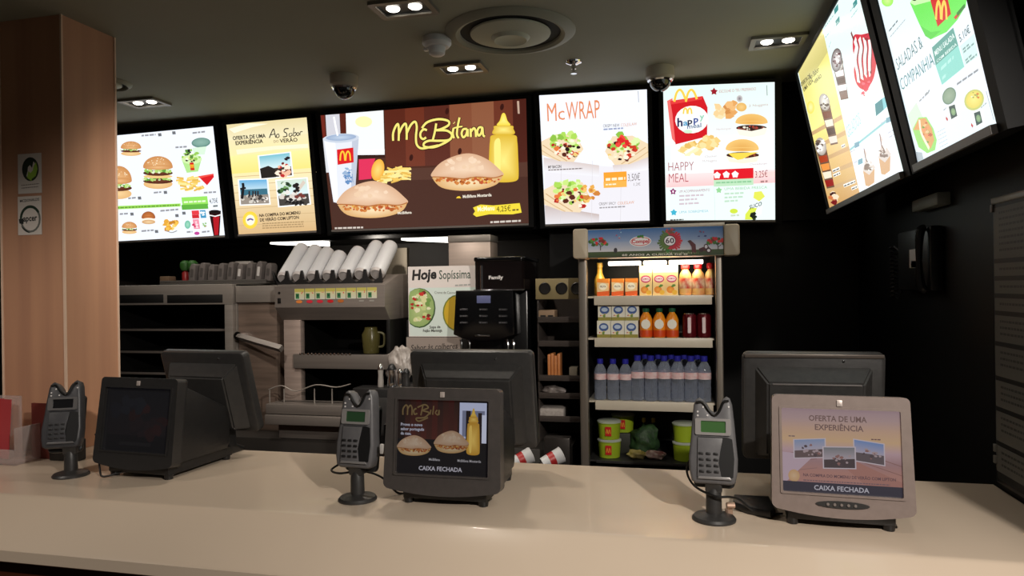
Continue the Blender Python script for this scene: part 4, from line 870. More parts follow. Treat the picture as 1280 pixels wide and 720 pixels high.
# card payment terminals
def pin_terminal(x, y, rz, label, lcd, dark=1.0, tilt=-10, cable=None, hx=0):
    t = empty('card_terminal', (x, y, CT), label, 'card terminal', 'card terminals on poles', (0, 0, rz)); M = wm(t)
    sh = mat('terminal_shell', (92, 91, 93), .4, col2=(98, 97, 99), scale=(60, 60, 60)) if dark == 1 else mat('terminal_shell_dark', (58, 58, 61), .42, col2=(63, 63, 66), scale=(60, 60, 60))
    b = new(); lathe(b, [(.050, 0), (.050, .004), (.046, .009), (.030, .013), (.019, .017), (0, .017)], seg=32, M=M); link('base', b, DARKP, t)
    b = new(); lathe(b, [(.0185, .012), (.0175, .062), (.015, .068), (.013, .085), (0, .086)], seg=20, M=M); link('pole', b, DARKP, t)
    b = new(); prism(b, [(-.012, .066), (.018, .066), (.034, .092), (.02, .112), (-.02, .104)], -.019, .019, 'x', .004, M=M); link('tilt_joint', b, DARKP, t)
    T = M @ Matrix.Translation((hx, -.012, .086)) @ Matrix.Rotation(math.radians(tilt), 4, 'X')
    out = [(-.040, .0), (.040, .0), (.049, .006), (.054, .03), (.055, .06), (.0515, .10), (.048, .145), (.044, .183), (.039, .198), (.031, .202), (.023, .196), (.019, .186), (.014, .172), (.004, .163), (-.006, .170), (-.012, .182), (-.020, .192), (-.030, .198), (-.037, .194), (-.043, .181), (-.047, .145), (-.0505, .10), (-.055, .06), (-.054, .03), (-.049, .006)]
    b = new(); prism(b, out, -.012, .030, 'y', .007, M=T); body = link('body', b, sh, t, smooth=50)
    b = new(); prism(b, rrect(-.046, -.012, .048, .16, .012), .026, .044, 'y', .004, M=T); link('holder', b, BLKP, t)
    # paper outlet
    b = new(); tube(b, [(-.036, -.0125, .186), (-.022, -.0135, .187), (-.008, -.0135, .168), (.004, -.0135, .158), (.014, -.0135, .166), (.024, -.0135, .188), (.036, -.0125, .192)], .0035, 6, smooth=3, M=T); link('paper_slot', b, mat('slot_black', (14, 14, 14), .4), body)
    # display
    b = new(); ring(b, rrect(-.040, .112, .040, .150, .004), rrect(-.027, .118, .029, .1445, .002), -.0165, -.011, 'y', M=T); link('display_frame', b, mat('silver_trim', (176, 172, 170), .3, .5) if dark == 1 else mat('dull_trim', (110, 108, 108), .35, .4), body)
    b = new(); prism(b, rrect(-.028, .117, .030, .1455, .002), -.0135, -.0115, 'y', M=T); link('display', b, lcd, body)
    # keypad recess, pad and keys
    b = new(); prism(b, [(-.034, .020), (.030, .016), (.044, .018), (.047, .06), (.043, .104), (.030, .108), (-.034, .108)], -.0138, -.0115, 'y', M=T); link('keypad_recess', b, mat('recess_black', (20, 20, 21), .5), body)
    b = new(); prism(b, [(-.036, .016), (.018, .016), (.012, .05), (.016, .075), (.022, .106), (-.034, .106)], -.0165, -.0125, 'y', .0012, M=T); pad = link('keypad', b, sh, body)
    for r_ in range(4):
        for c in range(3):
            b = new(); X = -.027+c*.0165+r_*.0005; Z = .070-r_*.0135
            prism(b, rrect(X-.0055, Z-.003, X+.0055, Z+.003, .0015), -.0188, -.0160, 'y', .0006, M=T); link('key', b, mat('key_dark', (34, 33, 34), .45), body)
    b = new(); prism(b, [(-.036, .012), (.040, .012), (.036, .018), (-.032, .018)], -.0175, -.011, 'y', .001, M=T); link('lower_lip', b, mat('lip_highlight', (150, 147, 146), .3, .4) if dark == 1 else mat('dull_trim', (90, 90, 90)), body)  # pale strip: highlight along the lower lip, put into the colour
    for px_, pz in ((-.022, .176), (-.034, .165), (-.034, .156), (-.012, .157), (.036, .178)):
        b = new(); lathe(b, [(.0025, 0), (.002, .0015), (0, .0018)], seg=8, M=T @ Matrix.Translation((px_, -.012, pz)) @ Matrix.Rotation(PI/2, 4, 'X')); link('indicator', b, mat('indicator_lens', (214, 210, 208), .3), body)
    if cable:
        b = new(); tube(b, cable, .0028, 8, smooth=8); tag(link('cable', b, mat('cable_black', (18, 18, 18), .5), t), None)
    return t
LCDG = mat('lcd_green', (58, 92, 50), .25, emit=.12); LCDK = mat('lcd_off', (24, 24, 26), .2)
pm = (-.828, 1.697); pr = (.070, 1.712); pl = (-1.786, 1.757)
pin_terminal(pm[0], pm[1], math.radians(-4), 'grey card terminal on a pole left of the middle display', mat('lcd_green_dim', (40, 66, 42), .25, emit=.1), 1.0, -9,
    [(pm[0]-.02, pm[1]+.02, CT+.10), (pm[0]-.06, pm[1]+.03, CT+.085), (pm[0]-.085, pm[1]+.02, CT+.068), (pm[0]-.05, pm[1]+.0, CT+.066), (pm[0]+.0, pm[1]+.024, CT+.068), (pm[0]+.05, pm[1]+.04, CT+.05), (pm[0]+.09, pm[1]+.06, CT+.004), (pm[0]+.12, pm[1]+.10, CT+.004)])
pin_terminal(pr[0], pr[1], math.radians(-3), 'grey card terminal with a bright green display, in front of the drinks fridge', LCDG, 1.0, -9,
    [(pr[0]-.03, pr[1]+.03, CT+.16), (pr[0]-.06, pr[1]+.04, CT+.11), (pr[0]-.045, pr[1]+.03, CT+.07), (pr[0]+.0, pr[1]-.025, CT+.062), (pr[0]+.035, pr[1]-.02, CT+.06), (pr[0]+.06, pr[1]+.03, CT+.04), (pr[0]+.10, pr[1]+.05, CT+.006), (pr[0]+.16, pr[1]+.06, CT+.004)])
pin_terminal(pl[0]-.01, pl[1], math.radians(26), 'dark card terminal with a blank display, beside the wooden pillar', LCDK, .6, -14,
    [(pl[0]+.05, pl[1]+.03, CT+.12), (pl[0]+.09, pl[1]+.03, CT+.10), (pl[0]+.075, pl[1]+.02, CT+.05), (pl[0]+.085, pl[1]+.01, CT+.02), (pl[0]+.11, pl[1]-.005, CT+.004), (pl[0]+.15, pl[1]+.02, CT+.012), (pl[0]+.17, pl[1]+.05, CT+.02)], hx=-.022)
# black lead cover running to the right hand display
b = new(); prism(b, [(.118, 1.80), (.150, 1.762), (.198, 1.738), (.212, 1.76), (.21, 1.86), (.125, 1.86)], CT, CT+.02, 'z', .005); tag(link('cable_cover', b, BLKP), 'flat black cover on the counter between the right card terminal and display', 'cable cover')
b = new(); tube(b, [(.10, 1.733, CT+.028), (.108, 1.735, CT+.028), (.118, 1.737, CT+.028)], .007, 10); lathe(b, [(.009, 0), (.009, .02)], (.105, 1.735, CT), 10); tag(link('cable_plug', b, mat('plug_metal', (180, 150, 130), .4, .4)), 'small pale plug beside the foot of the right card terminal', 'plug')

# leaflets at the foot of the pillar
t = empty('leaflet_holder', (-2.17, 1.87, CT), 'clear acrylic leaflet holder at the foot of the pillar', 'leaflet holder'); M = wm(t)
ACR = glassy('clear_acrylic', (226, 214, 210), .82, .06)
b = new(); box(b, (-.10, -.05, 0), (.09, .07, .006), .001, M=M); box(b, (-.10, -.05, .006), (.09, -.046, .05), .001, M=M); box(b, (-.10, .03, .006), (.03, .034, .21), .001, M=M); box(b, (-.104, -.05, .0), (-.10, .05, .12), .001, M=M); box(b, (.09, -.05, 0), (.094, .05, .12), .001, M=M); link('shell', b, ACR, t)
def leaflet(dx, rz, lean, c, label, spots):
    T = Matrix.Translation((-2.17+dx, 1.87, CT+.0065)) @ Matrix.Rotation(rz, 4, 'Z') @ Matrix.Rotation(lean, 4, 'X')
    a = local_art(T, -.0012, 5); a.px = lambda p: p
    a.polyuv([(-.027, .001), (.027, .001), (.027, .195), (-.027, .195)], c)
    if spots:
        for q in range(5): a.ell(-.005+.006*(q % 2), .09+.018*q, .008, .007, (226, 130, 40))
        a.polyuv([(-.026, .001), (.026, .001), (.026, .05), (-.026, .06)], (150, 130, 130))
    t_ = new(); box(t_, (-.027, -.001, .0005), (.027, .001, .195), M=T)
    o = link('leaflet', t_, mat('leaflet_%d' % c[0], c, .5)); tag(o, label, 'leaflet', 'leaflets in the acrylic holder')
    M_ = WM[o.name]; a.done('printed_face', PAPER, o)
leaflet(-.055, .25, -.10, (190, 30, 34), 'upright red leaflet with orange spots in the acrylic holder', True)
leaflet(-.012, -.15, -.06, (176, 62, 66), 'faded red leaflet in the acrylic holder beside the spotted one', False)
b = new(); box(b, (-2.115, 1.915, CT), (-2.0, 1.921, CT+.185), .001); tag(link('menu_card', b, mat('maroon_card', (104, 46, 40), .35)), 'maroon card standing behind the dark card terminal by the pillar', 'card')
b = new(); box(b, (-2.03, 1.90, CT), (-1.92, 1.94, CT+.07), .004); tag(link('card_stand', b, BLKP), 'low black block on the counter behind the dark card terminal', 'card stand')
t = empty('napkin_dispenser', (-2.36, 1.80, CT), 'grey box with a red band at the far left end of the counter', 'dispenser'); M = wm(t)
b = new(); box(b, (-.08, -.05, 0), (.075, .06, .12), .006, M=M); link('body', b, GREYP, t)
b = new(); box(b, (-.082, -.052, .12), (.077, .062, .162), .004, M=M); link('lid', b, mat('red_plastic', (196, 20, 22), .35), t)

# ------------------------------------------------------------------ right wall
t = empty('notice_board', (.80, 1.66, CT), 'tall dark notice board of small print on the right wall above the counter', 'notice board')
b = new(); box(b, (.805, 1.20, CT+.02), (.8195, 2.105, 1.715), .002); link('backing', b, BLKP, t)
a = Art((.8035, 0, 0), (0, -1, 0), (0, 0, 1), px=ident, seed=4); a.step = .00002
y0, y1 = -2.095, -1.205
def NB(z0, z1, c): a.polyuv([(y0, z0), (y1, z0), (y1, z1), (y0, z1)], c)
NB(CT+.03, 1.70, (16, 16, 16)); zs = [1.69, 1.545, 1.50, 1.455, 1.41, 1.33, 1.24, 1.16, 1.07, .99]
for z0, z1 in zip(zs[1:], zs):
    NB(z0+.012, z1, (104, 103, 98)); k = z1-.012
    while k > z0+.03: a.greek(y0+.03, k, y1-.3, k, .006, (60, 60, 58)); k -= .016
a.done('printed_sheet', PAPER, t)
b = new(); box(b, (.799, 1.20, 1.700), (.806, 2.10, 1.716), .001); link('top_strip', b, mat('board_strip', (190, 186, 180), .35, .2), t)
for z in (1.02, 1.05, 1.68): b = new(); box(b, (.798, 2.092, z), (.804, 2.104, z+.02), .001); link('clip', b, mat('clip_grey', (120, 118, 112), .4), t)
t = empty('wall_phone', (.80, 2.70, 1.45), 'black wall phone with a white label on the dark right wall', 'phone')
pa, pb = onX(1122, 325, .78), onX(1163, 325, .78)
b = new(); box(b, (.78, pb.y, 1.47), (.8195, pa.y, 1.68), .008); link('body', b, BLKP, t)
hy = pb.y+.03
b = new(); tube(b, [(.775, hy, 1.675), (.760, hy, 1.66), (.756, hy, 1.57), (.760, hy, 1.49), (.775, hy, 1.47)], [.012, .014, .009, .014, .012], 10, smooth=4); link('handset', b, mat('handset_black', (40, 40, 41), .18), t)
b = new()
for q0_, q1_ in (((1137, 335), (1145, 311)), ((1139, 335), (1152, 325))):
    u0_, u1_ = onX(*q0_, .778), onX(*q1_, .778); box(b, (.7775, u1_.y, u0_.z), (.7805, u0_.y, u1_.z), .0005)
link('label', b, mat('white_card', (240, 238, 234), .5), t)
b = new(); pts = []
for k in range(90):
    th = k*.9; pts.append((.795+.012*math.cos(th), 2.96+.012*math.sin(th), 1.44+.0022*k))
pts = [(.80, pa.y, 1.60)]+pts[::-1]+[(.795, 2.9, 1.435), (.795, pa.y, 1.475)]
tube(b, pts, .0028, 6); link('coiled_cord', b, mat('cord_grey', (44, 44, 45), .35), t)
qa, qb = onX(1140, 270, .78), onX(1171, 240, .78)
b = new(); box(b, (.78, qb.y, qa.z+.012), (.8195, qa.y, qb.z), .004); tag(link('wall_reflection_box', b, mat('grey_box', (150, 156, 148), .45)), 'small grey box standing in for a reflection on the dark right wall under the menu boards', 'box')  # box added in place of a grey reflection on the wall

# ------------------------------------------------------------------ drinks fridge
FX0, FX1, FY0, FY1 = -.415, .160, 2.95, 3.47
IN = mat('fridge_lining', (58, 55, 52), .4)
fr = empty('drinks_fridge', (-.13, 3.2, 0), 'tall open drinks fridge with a blue sky header against the dark wall', 'fridge')
b = new()
box(b, (FX0, FY0+.03, 0), (FX0+.025, FY1, 1.72)); box(b, (FX1-.025, FY0+.03, 0), (FX1, FY1, 1.72)); box(b, (FX0, FY1-.03, 0), (FX1, FY1, 1.72)); box(b, (FX0, FY0+.03, 1.66), (FX1, FY1, 1.72)); box(b, (FX0, FY0+.03, 0), (FX1, FY1, .70))
link('cabinet', b, mat('fridge_black', (24, 23, 23), .4), fr)
for x0, x1 in ((FX0-.002, FX0+.034), (FX1-.022, FX1+.006)):
    b = new(); prism(b, rrect(x0, FY0, x1, FY0+.035, .006), 0, 1.63, 'z'); link('door_post', b, ALU, fr)
b = new(); box(b, (FX0, FY0, 0), (FX1, FY0+.03, .715), .004); link('kick_panel', b, DARKP, fr)
hz0, hz1 = onY(820, 321.5, 2.91).z, onY(820, 283, 2.91).z
hx = [onY(716.5, 300, 2.91).x, onY(735, 300, 2.91).x, onY(904.5, 300, 2.91).x, onY(924.5, 300, 2.91).x]
hd = []
for x0, x1 in ((hx[0], hx[1]), (hx[2], hx[3])):
    b = new(); prism(b, rrect(x0, hz0, x1, hz1, .012), 2.90, 3.02, 'y', .006); hd.append(link('header_end', b, CREAM, fr, smooth=50))
b = new(); box(b, (hx[1], 2.914, hz0+.002), (hx[2], 3.02, hz1-.004), .001); hs = link('header', b, CREAM, fr)
a = Art((0, 2.912, 0), (1, 0, 0), (0, 0, 1), seed=12); a.crop(730, 270, 6.737)
z0, z1 = hz0+.004, hz1-.006
def hb(f0, f1, c0, c1): a.up(); a.face([(hx[1], z0+(z1-z0)*f0), (hx[2], z0+(z1-z0)*f0), (hx[2], z0+(z1-z0)*f1), (hx[1], z0+(z1-z0)*f1)], [c0, c0, c1, c1])
hb(.2, .55, (206, 204, 210), (150, 166, 196)); hb(.55, 1, (140, 160, 196), (44, 104, 168)); hb(0, .2, (50, 66, 40), (66, 84, 44))
a.ell(476, 214, 92, 44, (240, 238, 236), -3); a.ell(476, 214, 84, 37, (206, 50, 70), -3); a.ell(476, 214, 78, 31, (240, 236, 236), -3); a.text('Compal', (402, 230), (548, 224), 30, (196, 24, 44), .035); a.blobs(482, 172, 34, 10, 9, [(50, 120, 50), (80, 150, 60)], 9, 15)
for k in range(26):
    an = k*2*PI/26; L = a.rng.uniform(86, 118); c_ = (206, 40, 60) if -1.2 < (an if an < PI else an-2*PI) < 1.3 else (80, 110, 50); a.line([(725+52*math.cos(an), 210+46*math.sin(an)), (725+L*math.cos(an), 208+L*.86*math.sin(an))], 17, c_, 0)
a.ell(725, 210, 74, 72, (196, 40, 60)); a.ell(690, 210, 40, 70, (90, 120, 56)); a.ell(722, 208, 52, 46, (56, 36, 56)); a.ell(722, 208, 46, 40, (244, 240, 244)); a.text('60', (686, 230), (760, 228), 44, (60, 40, 66), .02); a.blobs(722, 126, 50, 16, 10, [(226, 200, 206), (196, 60, 80), (120, 80, 66)], 9, 16); a.poly([(690, 280), (720, 276), (715, 315), (698, 310)], (50, 120, 50))
for x, y in ((90, 222), (1080, 215)):
    a.line([(x+50, 290), (x+46, 246), (x+20, 226)], 7, (70, 56, 50)); a.line([(x+50, 262), (x+76, 240)], 6, (70, 56, 50)); a.blobs(x+32, y, 80, 26, 16, [(66, 120, 50), (90, 140, 56), (50, 90, 44)], 13, 24); a.blobs(x+34, y-8, 70, 26, 8, [(206, 30, 40), (220, 60, 50), (130, 40, 40)], 14, 21)
a.poly([(870, 212), (890, 206), (910, 214), (940, 240), (946, 310), (910, 312), (906, 260), (890, 232)], (90, 34, 40)); a.ell(892, 214, 15, 11, (66, 26, 30))
a.poly([(966, 276), (1000, 262), (1050, 258), (1078, 290), (970, 296)], (84, 34, 40)); a.ell(1028, 258, 20, 24, (70, 40, 46)); a.ell(1028, 258, 12, 15, (226, 220, 226)); a.ell(1050, 290, 24, 22, (60, 30, 36)); a.ell(1050, 290, 13, 12, (230, 226, 230)); a.ell(990, 290, 15, 14, (60, 30, 36)); a.ell(266, 290, 15, 22, (50, 46, 54))
a.blobs(300, 150, 30, 46, 6, [(206, 60, 80), (70, 80, 140), (150, 190, 210)], 6, 11); a.blobs(980, 150, 60, 30, 6, [(90, 80, 140), (60, 70, 130), (160, 60, 90)], 7, 13)
a.text('60 ANOS A CUIDAR DE SI', (320, 336), (870, 328), 15, (230, 226, 210), .02)
for k in range(26): a.line([(610+k*14, 318), (612+k*14, 306+a.rng.uniform(-6, 4))], 4, a.rng.choice([(180, 200, 140), (226, 226, 200), (120, 150, 80)]), 0)
a.done('header_picture', PAPER, hs)
b = new(); box(b, (onY(830, 280, 3.0).x, 2.96, hz1+.001), (onY(905, 280, 3.0).x, 3.2, hz1+.012), .001); tag(link('paper_stack', b, mat('pale_paper', (206, 200, 192), .5)), 'flat pale stack of paper lying on top of the drinks fridge', 'paper')
LZ = hz0-.014
for x0, x1 in ((760, 801), (804, 833), (836, 879)):
    b = new(); box(b, (onY(x0, 327, 3.0).x, 3.0, LZ-.014), (onY(x1, 327, 3.0).x, 3.03, LZ+.004), .004); link('lamp', b, LITTUBE, fr)
l = bpy.data.lights.new('fridge_lamp', 'AREA'); l.shape = 'RECTANGLE'; l.size = .42; l.size_y = .05; l.energy = 1.1; l.color = (1, .86, .62)
lo = bpy.data.objects.new('fridge_lamp', l); COL.objects.link(lo); lo.location = (-.13, 3.0, LZ-.02); lo.rotation_euler = (math.radians(22), 0, 0)
SH = [1.457, 1.281, 1.016, .765]
SHM = mat('shelf_enamel', (206, 196, 178), .4, col2=(200, 190, 172), scale=(6, 6, 6))
for i, z in enumerate(SH):
    b = new(); box(b, (FX0+.027, 2.985, z-.008), (FX1-.027, 3.42, z-.001))
    if i < 3: box(b, (FX0+.06, 2.975, z-.038), (FX1-.035, 2.986, z+.001), .001)
    else: box(b, (FX0+.06, 2.975, z-.012), (FX1-.035, 2.986, z), .001)
    link('shelf', b, SHM if i < 3 else DARKP, fr)
def fx(px, z): return onY(px, 360+(1.5-z)/3.0*880, 3.03).x
def place(root, n, xs, y, z, labels):
    for i, x in enumerate(xs):
        o = root if i == 0 else copy_tree(root)
        o.location = (x, y, z); o['label'] = labels[i]
def at0(name, label, cat, group):
    return empty(name, (0, 0, 0), label, cat, group)
# small cartons, top shelf
def carton(w, d, h, body, gable, draw, name, cat, group):
    t = at0(name, 'x', cat, group); b = new(); box(b, (-w/2, -d/2, 0), (w/2, d/2, h-gable), .001)
    if gable: prism(b, [(-d/2, h-gable), (d/2, h-gable), (.002, h), (-.002, h)], -w/2, w/2, 'x')
    link('carton_body', b, body, t, local=True)
    a = Art((0, -d/2-.0004, 0), (1, 0, 0), (0, 0, 1), px=ident, seed=3); a.step = .00003; draw(a, w, h-gable); link('printed_front', a.bm, PAPER, t, local=True, smooth=0)
    return t
def d1(a, w, h):
    a.polyuv([(-w/2, 0), (w/2, 0), (w/2, h), (-w/2, h)], (240, 206, 150)); a.polyuv([(-w/2, 0), (w/2, 0), (w/2, h*.3), (-w/2, h*.24)], (226, 96, 30)); a.polyuv([(-w/2, h*.8), (w/2, h*.74), (w/2, h), (-w/2, h)], (236, 140, 40)); a.ell(0, h*.55, w*.34, h*.2, (246, 240, 220)); a.text('FRUTA', (-w*.25, h*.5), (w*.25, h*.5), h*.1, (110, 80, 50), .02)
t = carton(.050, .05, .074, mat('carton_orange', (226, 150, 70), .5), 0, d1, 'juice_carton', 'juice carton', 'small orange cartons on the top fridge shelf')
place(t, 3, [fx(755, 1.45), fx(773, 1.45), fx(790, 1.45)], 3.02, SH[0], ['small orange juice carton at the left end of the top fridge shelf', 'small orange juice carton in the middle of the low trio on the top fridge shelf', 'small orange juice carton next to the tall pink-marked cartons'])
def d2(a, w, h):
    a.polyuv([(-w/2, 0), (w/2, 0), (w/2, h), (-w/2, h)], (244, 214, 150)); a.polyuv([(-w/2, h*.86), (w/2, h*.86), (w/2, h), (-w/2, h)], (246, 232, 200)); a.ell(0, h*.62, w*.4, h*.14, (206, 50, 110)); a.ell(0, h*.62, w*.32, h*.09, (246, 220, 226)); a.text('SUMOL', (-w*.28, h*.6), (w*.28, h*.6), h*.06, (150, 30, 80), .02)
    a.ell(-w*.1, h*.22, w*.3, h*.13, (230, 130, 30), 0, (246, 180, 70)); a.ell(w*.22, h*.12, w*.2, h*.09, (240, 190, 60)); a.blobs(w*.1, h*.36, w*.25, h*.03, 5, [(90, 140, 50)], .004, .007)
t = carton(.052, .052, .126, mat('carton_cream', (240, 216, 160), .5), .014, d2, 'tall_juice_carton', 'juice carton', 'tall cartons on the top fridge shelf')
place(t, 3, [fx(808, 1.45), fx(824.5, 1.45), fx(840, 1.45)], 3.02, SH[0], ['tall cream juice carton with a pink badge, nearest the small orange cartons', 'tall cream juice carton with a pink badge, middle of its trio', 'tall cream juice carton with a pink badge, nearest the red capped bottles'])
# red capped bottles
t = at0('red_capped_bottle', 'x', 'juice bottle', 'red capped bottles on the top fridge shelf')
b = new(); lathe(b, [(.022, 0), (.026, .004), (.026, .03), (.024, .05), (.026, .07), (.022, .09), (.013, .104), (.012, .112), (0, .112)], seg=18); link('bottle_body', b, mat('bottle_cream', (236, 206, 130), .35, col2=(226, 150, 90), scale=(30, 30, 30)), t, local=True)
b = new(); lathe(b, [(.0265, .028), (.0268, .03), (.0268, .066), (.0262, .070)], seg=18, cap=False); link('label_wrap', b, mat('bottle_label', (240, 226, 190), .4, col2=(206, 60, 40), scale=(50, 50, 30)), t, local=True)
b = new(); lathe(b, [(.014, .108), (.017, .112), (.017, .128), (.013, .132), (0, .132)], seg=16); link('cap', b, mat('cap_red', (200, 20, 24), .35), t, local=True)
place(t, 3, [fx(857, 1.45), fx(873, 1.45), fx(889, 1.45)], 3.02, SH[0], ['red capped juice bottle on the top fridge shelf, next to the tall cartons', 'red capped juice bottle on the top fridge shelf, middle of its three', 'red capped juice bottle at the right end of the top fridge shelf'])
# yellow bottle behind
t = at0('yellow_bottle', 'yellow bottle at the back left corner of the top fridge shelf', 'juice bottle', None)
b = new(); lathe(b, [(.020, 0), (.024, .004), (.024, .07), (.012, .1), (.011, .13), (0, .13)], seg=16); link('bottle_body', b, mat('bottle_yellow', (220, 170, 60), .3), t, local=True)
b = new(); lathe(b, [(.013, .125), (.013, .145), (0, .145)], seg=14); link('cap', b, mat('cap_gold', (236, 200, 90), .3), t, local=True); t.location = (fx(752, 1.5)-.015, 3.10, SH[0])
# milk packs, second shelf, in two layers
def d3(a, w, h):
    a.polyuv([(-w/2, 0), (w/2, 0), (w/2, h), (-w/2, h)], (226, 222, 206)); a.polyuv([(-w/2, 0), (w/2, 0), (w/2, h*.2), (-w/2, h*.2)], (150, 140, 60)); a.ell(0, h*.62, w*.36, h*.24, (60, 90, 150)); a.ell(0, h*.64, w*.24, h*.12, (190, 206, 226)); a.blobs(0, h*.3, w*.3, h*.08, 6, [(190, 60, 50), (110, 140, 60), (240, 200, 90)], .003, .006)
t = carton(.056, .056, .072, mat('pack_white', (226, 222, 208), .5), 0, d3, 'drink_pack', 'drink pack', 'white drink packs on the second fridge shelf')
xs = [fx(756, 1.28), fx(773, 1.28), fx(790, 1.28)]
place(t, 3, xs, 3.02, SH[1], ['white and blue drink pack at the bottom left of the stack of six', 'white and blue drink pack at the bottom middle of the stack of six', 'white and blue drink pack in the lower layer, next to the green capped bottles'])
for i, x in enumerate(xs): copy_tree(t, (x+.004, 3.025, SH[1]+.0725))['label'] = ['white and blue drink pack at the top left of the stack of six', 'white and blue drink pack on top of the stack, middle of the upper layer', 'white and blue drink pack on top of the stack, next to the green capped bottles'][i]
# orange juice bottles, green cap
t = at0('orange_juice_bottle', 'x', 'juice bottle', 'orange juice bottles on the second fridge shelf')
b = new(); lathe(b, [(.023, 0), (.0265, .004), (.0265, .075), (.020, .092), (.012, .104), (.012, .110), (0, .110)], seg=18); link('bottle_body', b, mat('juice_orange', (230, 130, 24), .3, col2=(240, 160, 40), scale=(30, 30, 30)), t, local=True)
b = new(); lathe(b, [(.0268, .004), (.027, .006), (.027, .030), (.0268, .032)], seg=18, cap=False); link('lower_band', b, mat('band_orange', (206, 70, 20), .4), t, local=True)
b = new(); prism(b, [(.019*math.cos(2*PI*k/18), .057+.02*math.sin(2*PI*k/18)) for k in range(18)], -.0278, -.02, 'y'); link('badge', b, mat('badge_white', (240, 236, 220), .4), t, local=True)
b = new(); lathe(b, [(.0135, .107), (.0145, .110), (.0145, .122), (0, .124)], seg=14); link('cap', b, mat('cap_green', (30, 90, 60), .35), t, local=True)
place(t, 3, [fx(808, 1.27), fx(824.5, 1.27), fx(840.5, 1.27)], 3.02, SH[1], ['orange juice bottle with green cap, nearest the white packs', 'orange juice bottle with green cap, middle of its three', 'orange juice bottle with green cap, nearest the dark red cans'])
t = at0('drink_can', 'x', 'can', 'dark red cans on the second fridge shelf')
b = new(); lathe(b, [(.024, 0), (.029, .006), (.029, .09), (.024, .098)], seg=22); link('can_body', b, mat('can_red', (96, 16, 26), .25, .4), t, local=True)
b = new(); lathe(b, [(.0245, .098), (.025, .101), (.023, .101), (.022, .099), (0, .099)], seg=22); link('can_lid', b, CHROME, t, local=True)
b = new(); prism(b, rrect(-.007, .02, .006, .085, .004), -.0298, -.027, 'y'); link('stripe', b, mat('can_white', (226, 206, 206), .35), t, local=True)
place(t, 2, [fx(862, 1.27), fx(880, 1.27)], 3.02, SH[1], ['dark red drink can on the second fridge shelf, nearer the orange bottles', 'dark red drink can at the right end of the second fridge shelf'])
# water bottles
WATER = glassy('water_plastic', (190, 198, 214), .80, .10, .5)
CAPB = mat('cap_blue', (40, 40, 150), .35); WL = mat('water_label', (226, 206, 206), .4, col2=(214, 160, 160), scale=(30, 30, 90))
def water(hh, r, group):
    t = at0('water_bottle', 'x', 'water bottle', group); s = hh/.18
    prof = [(r*.8, 0), (r, .004), (r*.96, .02*s), (r, .03*s), (r*.95, .042*s), (r, .054*s), (r*.95, .066*s), (r, .078*s), (r, .122*s), (r*.92, .135*s), (r*.6, .152*s), (r*.42, .158*s), (r*.42, .166*s), (0, .166*s)]
    b = new(); lathe(b, prof, seg=20); link('bottle_body', b, WATER, t, local=True)
    b = new(); lathe(b, [(r*1.015, .090*s), (r*1.02, .092*s), (r*1.02, .114*s), (r*1.015, .116*s)], seg=20, cap=False); link('label_wrap', b, WL, t, local=True)
    b = new(); lathe(b, [(r*.5, .160*s), (r*.52, .163*s), (r*.52, .179*s), (r*.46, .181*s), (0, .181*s)], seg=16); link('cap', b, CAPB, t, local=True)
    return t
t = water(.172, .026, 'small water bottles on the third fridge shelf')
place(t, 3, [fx(751, 1.02), fx(767, 1.02), fx(782.5, 1.02)], 3.02, SH[2], ['small water bottle with blue cap at the left end of its fridge shelf', 'small water bottle with blue cap, second from the left on its fridge shelf', 'small water bottle with blue cap, third from the left beside the taller ones'])
t = water(.188, .0278, 'tall water bottles on the third fridge shelf')
xs = [fx(797.5+k*16.6, 1.02) for k in range(6)]
place(t, 6, xs, 3.02, SH[2], ['tall water bottle, %s of the six tall ones counting from the small bottles' % ORD[k] for k in range(6)])
for k in range(5): copy_tree(t, (xs[k]+.028, 3.10, SH[2]))['label'] = 'tall water bottle in the back row of the fridge shelf, %s from the left' % ORD[k]
# salad bowls
LIME = mat('lime_card', (158, 180, 40), .45, col2=(148, 172, 36), scale=(10, 10, 10))
def bowl():
    t = at0('salad_bowl', 'x', 'salad bowl', 'lime salad bowls on the bottom fridge shelf')
    b = new(); lathe(b, [(.040, 0), (.044, .001), (.049, .066), (.051, .068), (.051, .072), (.046, .072), (.042, .01), (0, .01)], seg=28, cap=False); link('bowl_body', b, LIME, t, local=True)
    b = new(); lathe(b, [(.052, .070), (.052, .075), (.046, .079), (0, .079)], seg=28, cap=False); link('lid', b, glassy('clear_lid', (226, 230, 226), .6, .1), t, local=True)
    a = Art((0, -.0495, .006), (1, 0, 0), Vector((0, -.075, 1)), px=ident); a.step = .0001; a.polyuv([(-.012, .012), (.014, .012), (.014, .052), (-.012, .052)], (196, 26, 26))
    for q in (-1, 1): a.line([(.001+q*.005-.004, .022), (.001+q*.005, .042), (.001+q*.005+.004, .022)], .002, (236, 180, 60), 3)
    link('red_badge', a.bm, PAPER, t, local=True, smooth=0)
    return t
t = bowl()
xl = onY(761.5, 560, 3.04).x; xr = onY(856, 560, 3.04).x
place(t, 5, [xl]*2+[xl+.035]+[xr]*2, 3.05, SH[3], ['lower lime salad bowl of the left stack on the bottom fridge shelf', 'upper lime salad bowl of the left stack on the bottom fridge shelf', 'lime salad bowl at the back left of the bottom fridge shelf', 'lower lime salad bowl of the right stack on the bottom fridge shelf', 'upper lime salad bowl of the right stack on the bottom fridge shelf'])
bw = [o for o in bpy.data.objects if o.get('category') == 'salad bowl']
bw[1].location.z = SH[3]+.0795; bw[2].location = (xl+.05, 3.16, SH[3]+.09); bw[4].location.z = SH[3]+.0795
for k in (3, 4): bw[k].rotation_euler.z = 1.1
